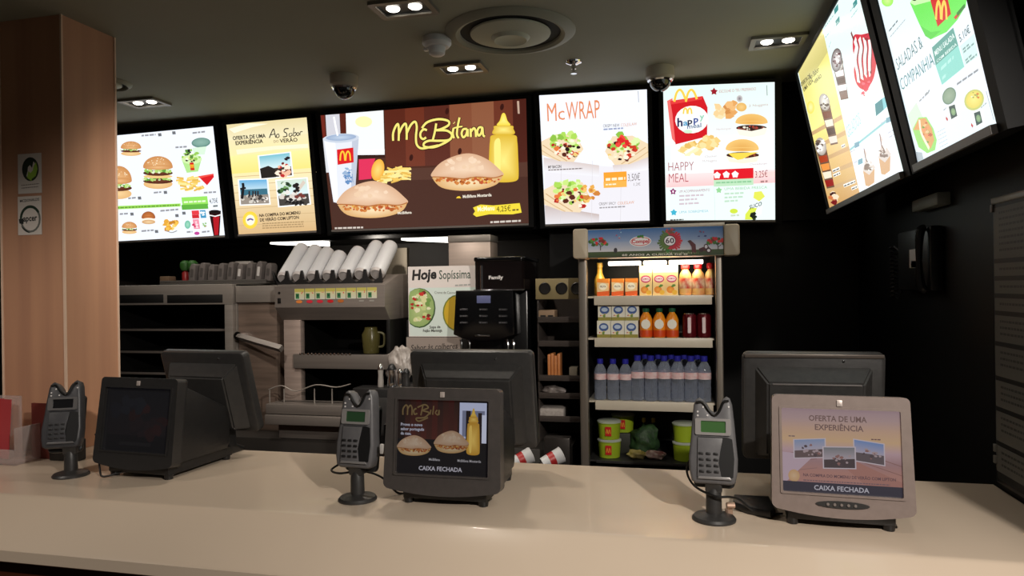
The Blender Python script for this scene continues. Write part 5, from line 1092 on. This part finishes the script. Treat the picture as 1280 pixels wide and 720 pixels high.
b = new(); box(b, (xl-.03, 3.11, SH[3]), (xl+.085, 3.24, SH[3]+.089), .003); tag(link('food_box', b, mat('box_dark', (40, 42, 34), .6)), 'low dark box behind the left salad bowls in the fridge', 'box')
def blob(name, c, r, m, label, cat, seed, group=None, amp=.35, sub=3):
    t_ = new(); bmesh.ops.create_icosphere(t_, subdivisions=sub, radius=1); rg = random.Random(seed); ph = [rg.uniform(0, 6) for _ in range(6)]
    for v in t_.verts:
        n = v.co.copy(); k = 1+amp*(math.sin(4*n.x+ph[0])*math.cos(5*n.y+ph[1])*.5+math.sin(7*n.z+ph[2]+3*n.x)*.3+math.sin(11*n.x+9*n.y+ph[3])*.2)
        v.co = Vector((n.x*r[0]*k, n.y*r[1]*k, max(-.9, n.z)*r[2]*k))
    b = new(); _add(b, t_, 0, Matrix.Translation(Vector(c)+Vector((0, 0, r[2]*.8))))
    return tag(link(name, b, m, smooth=60), label, cat, group)
mx = onY(806, 560, 3.10).x
blob('lettuce', (mx, 3.12, SH[3]), (.062, .05, .068), mat('lettuce_green', (26, 48, 26), .6, col2=(48, 78, 40), scale=(40, 40, 40), bump=.4), 'dark green lettuce in the middle of the bottom fridge shelf', 'lettuce', 2)
blob('fruit_bag', (mx-.03, 3.04, SH[3]), (.04, .03, .02), mat('bag_yellow', (170, 150, 70), .4, col2=(206, 190, 130), scale=(50, 50, 50)), 'yellowish fruit bag in front of the lettuce in the fridge', 'fruit bag', 5)
blob('fruit_bag', (mx+.045, 3.04, SH[3]), (.042, .03, .02), mat('bag_red', (110, 40, 36), .4, col2=(190, 170, 160), scale=(50, 50, 50)), 'reddish fruit bag in front of the lettuce in the fridge', 'fruit bag', 7)
t = at0('sauce_bottle', 'x', 'sauce bottle', 'yellow capped bottles behind the lettuce')
b = new(); lathe(b, [(.014, 0), (.015, .004), (.015, .09), (.007, .115), (.007, .13), (0, .13)], seg=14); link('bottle_body', b, mat('dark_green_glass', (24, 44, 26), .15), t, local=True)
b = new(); lathe(b, [(.0085, .126), (.0085, .145), (0, .145)], seg=12); link('cap', b, mat('cap_yellow', (226, 190, 70), .35), t, local=True)
place(t, 2, [onY(805, 545, 3.19).x, onY(817, 545, 3.19).x], 3.19, SH[3], ['left of the two yellow capped bottles behind the lettuce', 'right of the two yellow capped bottles behind the lettuce'])

# ------------------------------------------------------------------ kitchen behind the counter
BZ = .80
b = new(); box(b, (-3.0, 2.98, 0), (-.47, 3.56, BZ), .004); tag(link('kitchen_bench', b, mat('bench_steel', (60, 57, 54), .45, .6)), 'low dark steel bench carrying the kitchen machines behind the counter', 'bench')
hd_ = empty('kitchen_hood', (-2.2, 4.6, 1.84), 'dark hood with thin white lamps on the far kitchen wall', 'hood')
b = new(); box(b, (-3.9, 4.35, 1.835), (-.9, 4.899, 1.95), .004); link('shell', b, mat('hood_steel', (44, 42, 40), .4, .5), hd_)
for x0, x1 in ((-2.76, -2.36), (-1.79, -1.46)):
    b = new(); prism(b, [(x0, 1.834), (x0, 1.822), (x1, 1.800), (x1, 1.834)], 4.36, 4.46, 'y'); link('lamp', b, LITTUBE, hd_)
# warming cabinet
cab = empty('warming_cabinet', (-2.4, 3.3, BZ), 'wide steel warming cabinet with dark shelves behind the left till', 'warming cabinet')
zt = onY(220, 356, 3.1).z; zh = onY(220, 381, 3.1).z; xr0 = onY(281, 420, 3.1).x; xr1 = onY(291, 420, 3.1).x; xs1 = onY(340, 366, 3.1).x
b = new(); box(b, (-2.95, 3.10, zh), (xr1, 3.13, zt), .003); box(b, (xr0, 3.10, BZ), (xr1, 3.13, zh), .002); box(b, (-2.95, 3.13, zt-.02), (xr1, 3.55, zt), .002); box(b, (-2.95, 3.13, BZ), (-2.92, 3.55, zt), .001); box(b, (xr1-.02, 3.13, BZ), (xr1, 3.55, zt), .001); link('shell', b, STEEL, cab)
CAV = mat('cavity_shade', (12, 11, 11), .6, spec=.2)  # black paints in the shade inside the cabinet and dispenser
b = new(); box(b, (-2.92, 3.53, BZ), (xr1-.02, 3.55, zt-.02)); box(b, (-2.92, 3.131, BZ), (-2.917, 3.53, zt-.02)); box(b, (xr1-.024, 3.131, BZ), (xr1-.0205, 3.53, zt-.02)); box(b, (-2.92, 3.131, BZ), (xr1-.02, 3.53, BZ+.004)); link('shade_lining', b, CAV, cab)  # black sheets added to darken the steel interior like shade
for x0, x1 in ((150, 204), (209, 278)):
    p0 = onY(x0, 379, 3.098); p1 = onY(x1, 368, 3.098); b = new(); box(b, (p0.x, 3.0975, p0.z), (p1.x, 3.1005, p1.z), .001); link('vent_slot', b, mat('slot_dark', (12, 12, 12), .6), cab)
for y_, xx in ((411, 174), (439, 166), (466, 160)):
    z = onY(220, y_, 3.16).z; b = new(); box(b, (-2.915, 3.165, z-.012), (xr1-.022, 3.5, z-.001), .001, mi=1); box(b, (-2.915, 3.16, z-.012), (xr1-.022, 3.166, z), .001); link('shelf', b, [STEELD, mat('cavity_shade', (12, 11, 11), .6, spec=.2)], cab)  # black shelf tops carry the interior shade, only the front lip is steel
sc = empty('steel_cabinet', (-2.08, 3.3, BZ), 'narrow steel cabinet with a slanting arm beside the warming cabinet', 'cabinet')
b = new(); box(b, (xr1+.004, 3.14, BZ), (xs1, 3.5, onY(320, 378, 3.14).z), .003); link('body', b, mat('steel_warm', (128, 110, 98), .42, .25, col2=(104, 90, 80), scale=(4, 4, 60)), sc)
b = new(); box(b, (xr1+.004, 3.12, onY(320, 378, 3.12).z), (xs1+.01, 3.5, onY(320, 357, 3.12).z), .003); link('top_panel', b, STEEL, sc)
p0, p1 = onY(297, 420, 3.09), onY(352, 436, 3.02)
b = new(); t_ = Vector((p1-p0)); tube(b, [p0, p0+t_*.1, p1], [.012, .018, .018], 4); link('arm', b, STEELD, sc, smooth=0)
b = new(); lathe(b, [(.022, -.02), (.022, .03)], seg=14, M=Matrix.Translation(p0+Vector((0, .03, 0))) @ Matrix.Rotation(PI/2, 4, 'X')); link('pivot', b, CHROME, sc)
# rack of grey sleeves on top
zr = zt+.002
rk = empty('sleeve_rack', (-2.5, 3.4, zr), 'long dark rack on top of the warming cabinet', 'rack')
p0, p1 = onY(206, 357, 3.40), onY(346, 350, 3.40)
b = new(); box(b, (p0.x, 3.36, zr), (p1.x-.04, 3.46, zr+.012), .002); box(b, (p0.x, 3.36, zr+.012), (p1.x-.04, 3.37, p1.z+.006), .002); link('tray', b, mat('tray_grey', (72, 69, 66), .45), rk)
for k in range(9):
    c = onY(244+k*11.8, 350, 3.42); hh = .085+.006*math.sin(k*2.1)
    t = empty('grey_sleeve', (c.x, 3.415, zr+.0125), 'dark grey round topped sleeve, %s from the left in the rack above the warming cabinet' % ORD[k], 'sleeve', 'grey sleeves in the rack'); M = wm(t) @ Matrix.Rotation(.12, 4, 'Y')
    pts = [(-.018, .004), (.018, .004), (.019, hh), (.014, hh+.014), (.004, hh+.02), (-.010, hh+.016), (-.018, hh)]
    b = new(); prism(b, pts, -.03, .03, 'y', .004, M=M); link('cover', b, mat('sleeve_grey', (92, 86, 84), .45, col2=(104, 98, 96), scale=(20, 20, 20)), t)
    b = new(); prism(b, rrect(-.008, .03, .008, hh-.01, .003), -.0315, -.028, 'y', M=M); link('front_slot', b, mat('sleeve_light', (130, 124, 122) if k in (5, 7) else (70, 66, 64), .5) if k not in (5, 7) else mat('sleeve_pale', (190, 186, 184), .5), t)
for k, px_ in enumerate((232, 241)):
    c = onY(px_, 350, 3.50); t = empty('ketchup_bottle', (c.x, 3.50, zr), 'small red bottle with a green top, %s of two above the warming cabinet' % ('left' if k == 0 else 'right'), 'bottle', 'red bottles above the warming cabinet'); M = wm(t)
    b = new(); lathe(b, [(.018, 0), (.019, .004), (.019, .07), (.010, .085), (0, .085)], seg=14, M=M); link('bottle_body', b, mat('ketchup_red', (130, 34, 34), .35), t)
    b = new(); lathe(b, [(.022, .083), (.030, .10), (.03, .125), (.016, .14), (0, .142)], seg=14, M=M); link('top', b, mat('top_green', (40, 84, 30), .5), t)
b = new(); c = onY(213, 350, 3.45); box(b, (c.x-.03, 3.40, zr), (c.x+.03, 3.46, zr+.05), .004); tag(link('brown_box', b, mat('brown_card', (96, 76, 58), .6)), 'small brown box left of the red bottles above the warming cabinet', 'box')
b = new(); c = onY(304, 330, 3.54); box(b, (c.x-.04, 3.52, zr), (c.x+.06, 3.55, zr+.13), .003); tag(link('white_box', b, mat('pale_box', (150, 144, 140), .5)), 'pale box standing behind the grey sleeves', 'box')

# drinks dispenser with cup tubes
ds = empty('drink_dispenser', (-1.66, 3.3, BZ), 'steel drink dispenser with a row of picture buttons behind the counter', 'drink dispenser')
dx0, dx1 = onY(343, 370, 3.03).x, onY(481, 370, 3.03).x
za, zb_, zc = onY(412, 357, 3.03).z, onY(412, 384, 3.03).z, onY(412, 400, 3.08).z
b = new(); prism(b, [(3.03, za), (3.03, zb_), (3.09, zc), (3.52, zc), (3.52, za+.06), (3.20, za+.05)], dx0, dx1, 'x', .004); link('head', b, mat('dispenser_grey', (128, 119, 112), .42, .15, col2=(118, 110, 104), scale=(4, 4, 60)), ds)
pl0, pl1 = onY(355, 450, 3.08), onY(376, 450, 3.08); pr1 = onY(488, 450, 3.08)
b = new(); box(b, (pl0.x, 3.08, BZ), (pl1.x, 3.12, zc), .003); box(b, (pl0.x, 3.12, BZ), (pl1.x-.01, 3.5, zc)); link('post', b, mat('steel_rose', (176, 158, 148), .38, .25, col2=(158, 142, 133), scale=(4, 4, 60)), ds)
b = new(); box(b, (pr1.x-.02, 3.08, BZ), (pr1.x, 3.5, zc), .003); box(b, (pl1.x, 3.46, BZ), (pr1.x-.02, 3.5, zc)); box(b, (pl1.x-.0095, 3.1205, BZ), (pl1.x, 3.46, zc)); link('shade_lining', b, mat('dispenser_black', (15, 14, 13), .5, spec=.2), ds)  # black inner panels stand in for shade inside the dispenser
z = onY(410, 443, 3.06).z; z2 = onY(410, 461, 3.06).z
b = new(); box(b, (pl1.x-.03, 3.06, z2), (pr1.x, 3.085, z), .002); box(b, (pl1.x, 3.085, z2), (pr1.x-.02, 3.46, z-.001), mi=1); link('shelf', b, [STEELD, CAV], ds)
b = new()
for k in range(14): x = pl1.x+.005+k*.02; box(b, (x, 3.056, z-.001), (x+.012, 3.07, z+.006), .001)
link('grid', b, CHROME, ds)
p0, p1 = onY(332, 530, 2.92), onY(440, 508, 2.92)
b = new(); box(b, (p0.x, 2.92, (p0.z+p1.z)/2+.001), (p1.x-.004, 3.02, p1.z), .004); box(b, (p0.x, 2.91, p0.z), (p1.x-.004, 3.02, (p0.z+p1.z)/2-.002), .004); box(b, (p0.x+.02, 3.0, BZ), (p1.x, 3.05, p1.z)); link('drip_tray', b, STEELD, ds)
b = new(); p0 = onY(349, 374, 3.028); box(b, (p0.x-.008, 3.026, p0.z-.02), (p0.x+.008, 3.031, p0.z+.005), .001); lathe(b, [(.006, 0), (.006, .004)], seg=10, M=Matrix.Translation((p0.x, 3.031, p0.z+.03)) @ Matrix.Rotation(PI/2, 4, 'X')); link('lock', b, mat('lock_black', (16, 16, 16), .4), ds)
for k in range(8):
    a = Art((0, 3.0285, 0), (1, 0, 0), (0, 0, 1), seed=k); x0 = 368+k*12.95; yy = 361-k*.25
    b = new(); q0, q1 = onY(x0+.3, yy+13.5, 3.029), onY(x0+12.2, yy, 3.029); box(b, (q0.x, 3.0288, q0.z), (q1.x, 3.0305, q1.z)); bt = link('picture_button', b, mat('button_base', (200, 196, 150), .4), ds)
    a.rect(x0+.3, yy, x0+12.2, yy+13.5, (206, 200, 130), (206, 206, 190)); a.rect(x0+.3, yy, x0+12.2, yy+4, (190, 180, 90)); a.rect(x0+1.5, yy+6, x0+6, yy+12.5, (50, 120, 70)); a.rect(x0+2.4, yy+7.5, x0+5, yy+10, (24, 70, 50)); a.blobs(x0+9.5, yy+5, 1, 1, 2, [(210, 60, 60)], .6, 1)
    if k < 5: a.ell(x0+6, yy+16.2, 4, 2, [(220, 130, 60), (206, 40, 60), (206, 40, 60), (196, 20, 30), (180, 100, 40)][k])
    elif k > 5: a.rect(x0+3, yy+15.5, x0+9, yy+17.5, (150, 146, 140))
    a.done('button_picture', PAPER, bt)
TUB = mat('cup_tube_white', (206, 206, 208), .4, col2=(196, 197, 200), scale=(6, 6, 6))
BOT = [(356, 347), (374.5, 346), (393, 345.5), (412, 344.5), (432, 343.5), (452, 342), (472, 341)]
TOP = [(379, 309), (396, 311), (411, 314), (426, 318), (449, 313), (472, 306), (489, 306)]
d_ = Vector((0, .80, .60)).normalized()
for k in range(7):
    P0 = onY(BOT[k][0], BOT[k][1], 3.10)
    P1 = onX(TOP[k][0], TOP[k][1], P0.x)
    dd = P1-P0; L = dd.length
    t = empty('cup_stack', P0, 'white leaning tube of cups, %s from the left on top of the drink dispenser' % ORD[k], 'cup stack', 'cup tubes on the drink dispenser'); 
    q = dd.to_track_quat('Z', 'Y').to_matrix().to_4x4(); M = Matrix.Translation(P0) @ q
    b = new(); lathe(b, [(.026, -.012), (.034, -.006), (.037, .01), (.037, L*.5), (.038, L-.03), (.034, L-.006), (.024, L+.004), (0, L+.007)], seg=24, M=M); link('tube', b, TUB, t, smooth=50)
    b = new(); lathe(b, [(.018, -.012), (.03, -.014), (.034, -.008), (.036, .0)], seg=24, M=M, cap=False); lathe(b, [(.02, -.016), (0, -.016)], seg=20, M=M, cap=False); link('cup_rim', b, mat('rim_grey', (186, 180, 178), .45), t)
b = new(); x0, x1 = onY(347, 355, 3.06).x, onY(478, 350, 3.06).x
pts = []
for k in range(7):
    c = onY(BOT[k][0]-2, BOT[k][1], 3.10).x
    pts += [(c-.037, za+.075), (c-.03, za+.035), (c, za+.015), (c+.03, za+.035), (c+.037, za+.075)]
prism(b, [(x1, za-.0), (x0, za-.0)]+pts, 3.06, 3.075, 'y'); link('tube_cradle', b, BLKP, ds)
# jug shape made up for a yellowish reflection at the dispenser shelf
t = empty('jug_stand_in', (onY(463, 440, 3.12).x, 3.13, z+.001), 'dull olive jug shape standing in for a yellowish reflection at the dispenser shelf', 'jug'); M = wm(t)
b = new(); lathe(b, [(.036, 0), (.038, .004), (.044, .09), (.030, .115), (.030, .125), (0, .125)], seg=20, M=M); link('jug_body', b, glassy('olive_plastic', (96, 90, 50), .35, .25), t)
b = new(); tube(b, [(.036, 0, .10), (.066, 0, .09), (.066, 0, .04), (.040, 0, .03)], .006, 8, smooth=5, M=M); link('handle', b, mat('jug_olive', (84, 80, 50), .5), t)
t = empty('wire_rack', (-1.78, 2.99, .975), 'bent wire rack above the steel drip tray', 'wire rack'); M = wm(t)
b = new()
for y_ in (2.96, 3.0): tube(b, [onY(336, 487, y_), onY(352, 482, y_), onY(370, 489, y_), onY(395, 481, y_), onY(420, 484, y_), onY(438, 480, y_)], .003, 6, smooth=4)
for px_ in (337, 355, 393, 415): p0 = onY(px_, 486, 2.98); tube(b, [p0, (p0.x, 2.98, .967)], .003, 6)
link('wire_frame', b, STEEL, t)
# steel upright, switch, small hood box
b = new(); p0, p1 = onY(482, 440, 3.53), onY(509, 332, 3.53); box(b, (p0.x, 3.53, BZ), (p1.x, 3.565, 1.72), .003); su = tag(link('steel_upright', b, mat('steel_olive', (120, 112, 98), .4, .6, col2=(104, 98, 84), scale=(5, 5, 2))), 'steel upright between the drink dispenser and the soup poster', 'upright')
t = empty('wall_switch', (onY(500, 365, 3.53).x, 3.528, onY(500, 374, 3.53).z), 'small white switch on the steel upright', 'switch')
p0, p1 = onY(497.5, 374, 3.528), onY(503, 356, 3.528); b = new(); box(b, (p0.x, 3.520, p0.z), (p1.x, 3.5295, p1.z), .001); link('plate', b, WHITE, t)
b = new(); box(b, (p0.x+.005, 3.516, p0.z+.01), (p1.x-.005, 3.521, p0.z+.025), .001); link('rocker', b, BLKP, t)
p0, p1 = onY(561, 340, 3.42), onY(612.5, 293, 3.42)
hb_ = empty('steel_wall_box', ((p0.x+p1.x)/2, 3.45, p0.z), 'steel box on the wall above the coffee machine', 'wall box')
b = new(); box(b, (p0.x, 3.42, p0.z-.05), (p1.x, 3.569, p1.z-.035), .003); link('body', b, mat('steel_pink', (196, 178, 166), .42, .35, col2=(182, 166, 156), scale=(4, 4, 60)), hb_)
b = new(); box(b, (p0.x-.003, 3.415, p1.z-.035), (p1.x+.003, 3.569, p1.z), .004); link('lid', b, STEEL, hb_)
# soup posters
def card(name, px4, Y, label, bg, seed, cropv):
    a = Art((0, Y, 0), (1, 0, 0), (0, 0, 1), seed=seed); q = [a.uv(p) for p in px4]; x0, x1 = q[0][0], q[1][0]; z1, z0 = q[0][1], q[2][1]
    a.O.y = Y-.0008; a.polyuv([(x0, z0), (x1, z0), (x1, z1), (x0, z1)], bg); a.crop(*cropv)
    b = new(); prism(b, rrect(x0, z0, x1, z1, .004), Y, Y+.006, 'y'); o = tag(link(name, b, mat('card_white', (206, 202, 198), .5)), label, 'poster'); return a, o
a, o = card('soup_poster', [(510, 333.5), (600, 333.5), (600, 421), (510, 421)], 3.16, 'white soup poster with a bowl of red and green vegetables left of the coffee machine', (226, 218, 214), 5, (480, 280, 3.6))
a.rect(114, 288, 420, 505, (214, 228, 222)); a.text('Hoje', (126, 252), (236, 245), 44, (26, 24, 24), .04, .1); a.text('Sopíssima', (248, 248), (390, 244), 40, (56, 78, 64), .01)
a.ell(160, 378, 72, 90, (60, 90, 50), xmin=112); a.ell(158, 376, 68, 86, (150, 180, 110), 0, (190, 206, 140), xmin=112); a.blobs(168, 376, 46, 74, 30, [(206, 220, 150), (236, 236, 200), (120, 160, 80), (226, 226, 170)], 8, 17); a.blobs(168, 376, 46, 74, 13, [(190, 30, 30), (206, 50, 40), (120, 40, 30)], 7, 12)
a.ell(330, 400, 66, 82, (120, 130, 40)); a.ell(330, 400, 60, 76, (206, 170, 40)); a.text('Creme de Cenoura', (228, 314), (330, 314), 12, (110, 110, 106), .0); a.text('Sopa de', (205, 470), (254, 468), 12, (60, 60, 56), .02); a.text('Feijão Manteiga', (176, 486), (262, 484), 12, (60, 60, 56), .02); a.greek(320, 280, 390, 276, 7, (170, 170, 166))
a.done('printed_front', PAPER, o)
a, o = card('spoon_sign', [(508, 421.5), (577, 421.5), (577, 470), (508, 470)], 3.16, 'grey sign with handwriting under the soup poster', (150, 138, 130), 6, (480, 280, 3.6))
a.text('Sabor às colheres', (120, 570), (330, 560), 26, (40, 34, 32), .01, .15); a.done('printed_front', PAPER, o); 
b = new(); c = onY(540, 450, 3.19); box(b, (c.x-.12, 3.17, BZ), (c.x+.12, 3.21, 1.35), .004); tag(link('poster_stand', b, BLKP), 'black stand behind the soup poster', 'stand')
# appliance, shakers, bag
q0, q1 = onY(440, 485, 2.90), onY(516, 485, 2.90)
ap = empty('steam_unit', ((q0.x+q1.x)/2, 3.0, BZ), 'black unit with a flat top carrying the chrome shakers', 'kitchen unit')
b = new(); box(b, (q0.x, 2.90, BZ), (q1.x+.03, 3.005, q0.z), .006); box(b, (onY(482, 485, 3.03).x, 3.0, BZ), (q1.x+.03, 3.14, q0.z), .006); link('body', b, BLKP, ap)
b = new(); box(b, (q0.x+.03, 2.897, BZ+.05), (q1.x, 2.90, q0.z-.04), .001); link('front_panel', b, DARKP, ap)
def shaker(px_, w, h, m, mc, label):
    c = onY(px_, 482, 2.95); t = empty('shaker', (c.x, 2.95, q0.z+.0005), label, 'shaker', 'shakers on the black unit'); M = wm(t)
    b = new(); lathe(b, [(w, 0), (w*1.05, .004), (w, h*.25), (w*.85, h*.5), (w*.95, h*.72), (w*.95, h*.75), (0, h*.75)], seg=18, M=M); link('shaker_body', b, m, t)
    b = new(); lathe(b, [(w*1.02, h*.74), (w*1.05, h*.80), (w*.7, h*.93), (w*.3, h), (0, h)], seg=18, M=M); link('cap', b, mc, t)
shaker(476, .013, .105, GREYW, CHROME, 'grey shaker at the left of the shakers on the black unit')
shaker(490, .020, .105, CHROME, BLKP, 'chrome shaker with a black cap on the black unit')
shaker(500.5, .014, .085, CHROME, CHROME, 'short chrome shaker between two others on the black unit')
shaker(508, .016, .085, DARKP, BLKP, 'dark shaker nearest the middle monitor')
blob('plastic_bag', (onY(499, 455, 3.08).x, 3.08, q0.z+.012), (.062, .04, .085), mat('clear_bag', (176, 168, 162), .3, col2=(130, 122, 116), scale=(34, 34, 34), bump=.6), 'crumpled pale plastic bag behind the chrome shakers', 'plastic bag', 9, None, .3, 4)
# coffee machine
cx0, cx1 = onY(566, 400, 3.04).x, onY(643, 400, 3.04).x; cz0, cz1 = onY(600, 424, 3.04).z, onY(600, 363, 3.04).z
cm = empty('coffee_machine', ((cx0+cx1)/2, 3.25, BZ), 'black coffee machine with a glass bean hopper', 'coffee machine')
b = new(); box(b, (cx0+.03, 3.16, BZ), (cx1+.035, 3.52, cz1), .008); link('body', b, mat('machine_black', (15, 15, 16), .25), cm)
pts = [(cx0, cz0+.02), (cx0+.06, cz0-.004), ((cx0+cx1)/2, cz0-.01), (cx1-.06, cz0-.004), (cx1, cz0+.02), (cx1-.004, cz1), (cx0+.014, cz1)]
b = new(); prism(b, pts, 3.04, 3.17, 'y', .008); pn = link('control_head', b, mat('machine_gloss', (10, 10, 12), .18), cm)
p0, p1 = onY(596, 379, 3.038), onY(613, 369.5, 3.038); b = new(); box(b, (p0.x, 3.0375, p0.z), (p1.x, 3.041, p1.z), .001); link('display', b, mat('blue_display', (84, 88, 120), .3, emit=.35), pn)
KEY = mat('key_marks', (120, 116, 120), .4)
for r_ in range(3):
    for c in range(3):
        p = onY(579+c*24.5, 387+r_*8.2, 3.038); b = new(); prism(b, rrect(p.x-.018, p.z-.0045, p.x+.022, p.z+.0045, .002), 3.0378, 3.041, 'y', .0008); k_ = link('drink_button', b, mat('key_black', (26, 26, 29), .3), pn)
        b = new(); box(b, (p.x-.014, 3.0372, p.z-.0015), (p.x-.009, 3.038, p.z+.002)); box(b, (p.x-.004, 3.0372, p.z-.0008), (p.x+.016, 3.038, p.z+.0008)); link('button_mark', b, KEY, k_)
p = onY(603, 419.5, 3.038); b = new(); box(b, (p.x-.035, 3.0374, p.z-.003), (p.x+.035, 3.041, p.z+.003), .001); link('chrome_bar', b, CHROME, pn)
hx0, hx1 = onY(592.5, 340, 3.06).x, onY(655, 340, 3.06).x; hz0_, hz1_ = cz1+.001, onY(620, 321, 3.06).z
b = new(); prism(b, rrect(hx0, 3.06, hx1, 3.40, .02), hz0_, hz1_-.012, 'z'); hp = link('bean_hopper', b, glassy('smoked_hopper', (26, 20, 20), .22, .06), cm)
b = new(); prism(b, rrect(hx0-.004, 3.055, hx1+.004, 3.405, .022), hz1_-.02, hz1_, 'z', .005); link('hopper_lid', b, mat('machine_gloss', (10, 10, 12)), hp)
b = new(); prism(b, rrect(hx0+.018, 3.09, hx1-.01, 3.38, .02), hz0_, hz0_+.075, 'z'); link('coffee_beans', b, mat('bean_brown', (34, 20, 14), .5, col2=(18, 10, 8), scale=(90, 90, 90), bump=.6), hp)
b = new(); lathe(b, [(.016, 0), (.016, .11)], (hx0+.035, 3.075, hz0_+.001), 16); link('chrome_column', b, CHROME, hp)
b = new(); box(b, (hx0-.001, 3.052, hz0_-.004), (hx1, 3.06, hz0_+.003), .001); link('chrome_strip', b, CHROME, cm)
a = Art((0, 3.0575, 0), (1, 0, 0), (0, 0, 1)); a.text('Family', (611, 349), (629, 348.5), 4.2, (226, 222, 220), .035); a.done('maker_name', PAPER, hp)
for px_ in (576, 586, 634, 641):
    p = onY(px_, 424, 3.08); b = new(); tube(b, [p, p+Vector((.004, 0, -.02)), p+Vector((.006, -.01, -.05))], .006, 8, smooth=3); link('spout', b, CHROME, cm)
# cup and sugar organiser
ox0, ox1 = onY(671, 440, 3.10).x, FX0-.012; oz0, oz1 = .885, onY(700, 348, 3.10).z
og = empty('sugar_organiser', ((ox0+ox1)/2, 3.2, BZ), 'smoky organiser with three round cup holes beside the fridge', 'organiser')
SMK = glassy('smoky_acrylic', (92, 84, 80), .5, .12)
b = new(); box(b, (ox0, 3.12, BZ), (ox0+.006, 3.35, oz1), .001); box(b, (ox1-.006, 3.12, BZ), (ox1, 3.35, oz1), .001); box(b, (ox0, 3.34, BZ), (ox1, 3.35, oz1), .001); link('case', b, SMK, og)
zpl = onY(700, 374, 3.10).z
b = new(); box(b, (ox0-.002, 3.10, zpl), (ox1, 3.115, oz1), .002); pla = link('cup_plate', b, mat('olive_plate', (138, 124, 88), .45), og)
for px_ in (681, 702, 721):
    p = onY(px_, 360.5, 3.098); Q = Matrix.Translation((p.x, 3.10, p.z)) @ Matrix.Rotation(PI/2, 4, 'X'); b = new(); lathe(b, [(.026, 0), (.027, .004), (.024, .006), (.022, .0)], seg=24, M=Q, cap=False); lathe(b, [(.024, .001), (0, .001)], seg=24, M=Q, cap=False)
    link('cup_hole', b, mat('hole_dark', (22, 18, 16), .4) if px_ != 721 else mat('hole_grey', (70, 68, 66), .3), pla)
for y_ in (402, 432, 475, 497, 526):
    z_ = onY(700, y_, 3.11).z; b = new(); box(b, (ox0+.006, 3.105, z_-.004), (ox1-.006, 3.335, z_), .001); box(b, (ox0+.006, 3.105, z_), (ox1-.006, 3.109, z_+.022), .001); link('tray', b, SMK, og)
def oz(y_): return onY(700, y_, 3.11).z+.0005
c = onY(684, 395, 3.13); b = new(); box(b, (c.x-.04, 3.125, oz(402)), (c.x+.035, 3.2, oz(402)+.05), .003); t = tag(link('stirrer_box', b, mat('stirrer_card', (150, 124, 98), .6)), 'beige box with two dark openings in the organiser', 'box')
for q in (-.018, .016): b = new(); box(b, (c.x+q-.012, 3.1235, oz(402)+.008), (c.x+q+.012, 3.1255, oz(402)+.028)); link('opening', b, BLKP, t)
c = onY(692, 455, 3.12)
for k in range(4):
    b = new(); x = c.x-.022+k*.0145; box(b, (x-.0065, 3.125+.002*k, oz(475)), (x+.0065, 3.19, oz(475)+.112+.006*math.sin(k*2.3)), .003); tag(link('sugar_packet', b, mat('sugar_orange', (190, 116, 62), .5, col2=(206, 136, 80), scale=(30, 30, 30))), 'orange brown sugar packet, %s from the left in the organiser' % ORD[k], 'sugar packet', 'sugar packets in the organiser')
c = onY(716.5, 463, 3.12); b = new(); box(b, (c.x-.02, 3.13, oz(475)), (c.x+.016, 3.18, oz(475)+.055), .003); tag(link('sweetener_box', b, mat('sweetener_card', (176, 166, 148), .5)), 'pale box beside the orange sugar packets', 'box')
c = onY(690, 480, 3.12); blob('wrapped_spoons', (c.x, 3.17, oz(497)), (.05, .035, .025), mat('wrap_film', (150, 142, 138), .3, col2=(110, 100, 96), scale=(60, 60, 60), bump=.5), 'loose pale wrapped spoons in the tray under the sugar packets', 'wrapped spoons', 13)
c = onY(688, 510, 3.12); b = new(); box(b, (c.x-.055, 3.125, oz(526)), (c.x+.06, 3.25, oz(526)+.05), .006); tag(link('napkin_stack', b, mat('napkin_white', (176, 168, 162), .7, col2=(160, 152, 146), scale=(90, 90, 90), bump=.4)), 'white napkin stack in the lowest tray of the organiser', 'napkins')
# steel box and lying cups by the fridge foot
p0, p1 = onY(680, 590, 2.92), onY(712, 548, 2.92)
b = new(); box(b, (p0.x, 2.92, .66), (p1.x, 2.975, p1.z), .004); sb = tag(link('steel_bin', b, mat('bin_steel', (66, 62, 60), .35, .7)), 'small dark steel bin between the organiser and the fridge', 'bin')
for px_, lab in ((652, 'white cup lying on its side behind the middle monitor'), (690, 'white and red cup lying on its side in front of the steel bin')):
    c = onY(px_, 574, 2.78); t = empty('paper_cup', (c.x, 2.78, c.z), lab, 'cup', 'cups lying beside the fridge'); M = wm(t) @ Matrix.Rotation(.5, 4, 'Z') @ Matrix.Rotation(1.2, 4, 'Y') @ Matrix.Translation((0, 0, -.045))
    b = new(); lathe(b, [(.024, 0), (.032, .085), (.034, .088), (.032, .09), (.030, .085), (.022, .004), (0, .004)], seg=20, M=M, cap=False); link('cup_body', b, WHITE, t)
    b = new(); lathe(b, [(.0275, .03), (.0295, .055)], seg=20, M=M, cap=False); link('red_band', b, mat('band_red', (170, 40, 40), .4), t)
b = new(); box(b, (-.70, 2.70, 0), (-.45, 2.86, onY(690, 590, 2.78).z), .004); tag(link('low_shelf', b, BLKP), 'low black shelf under the lying cups behind the counter', 'shelf')
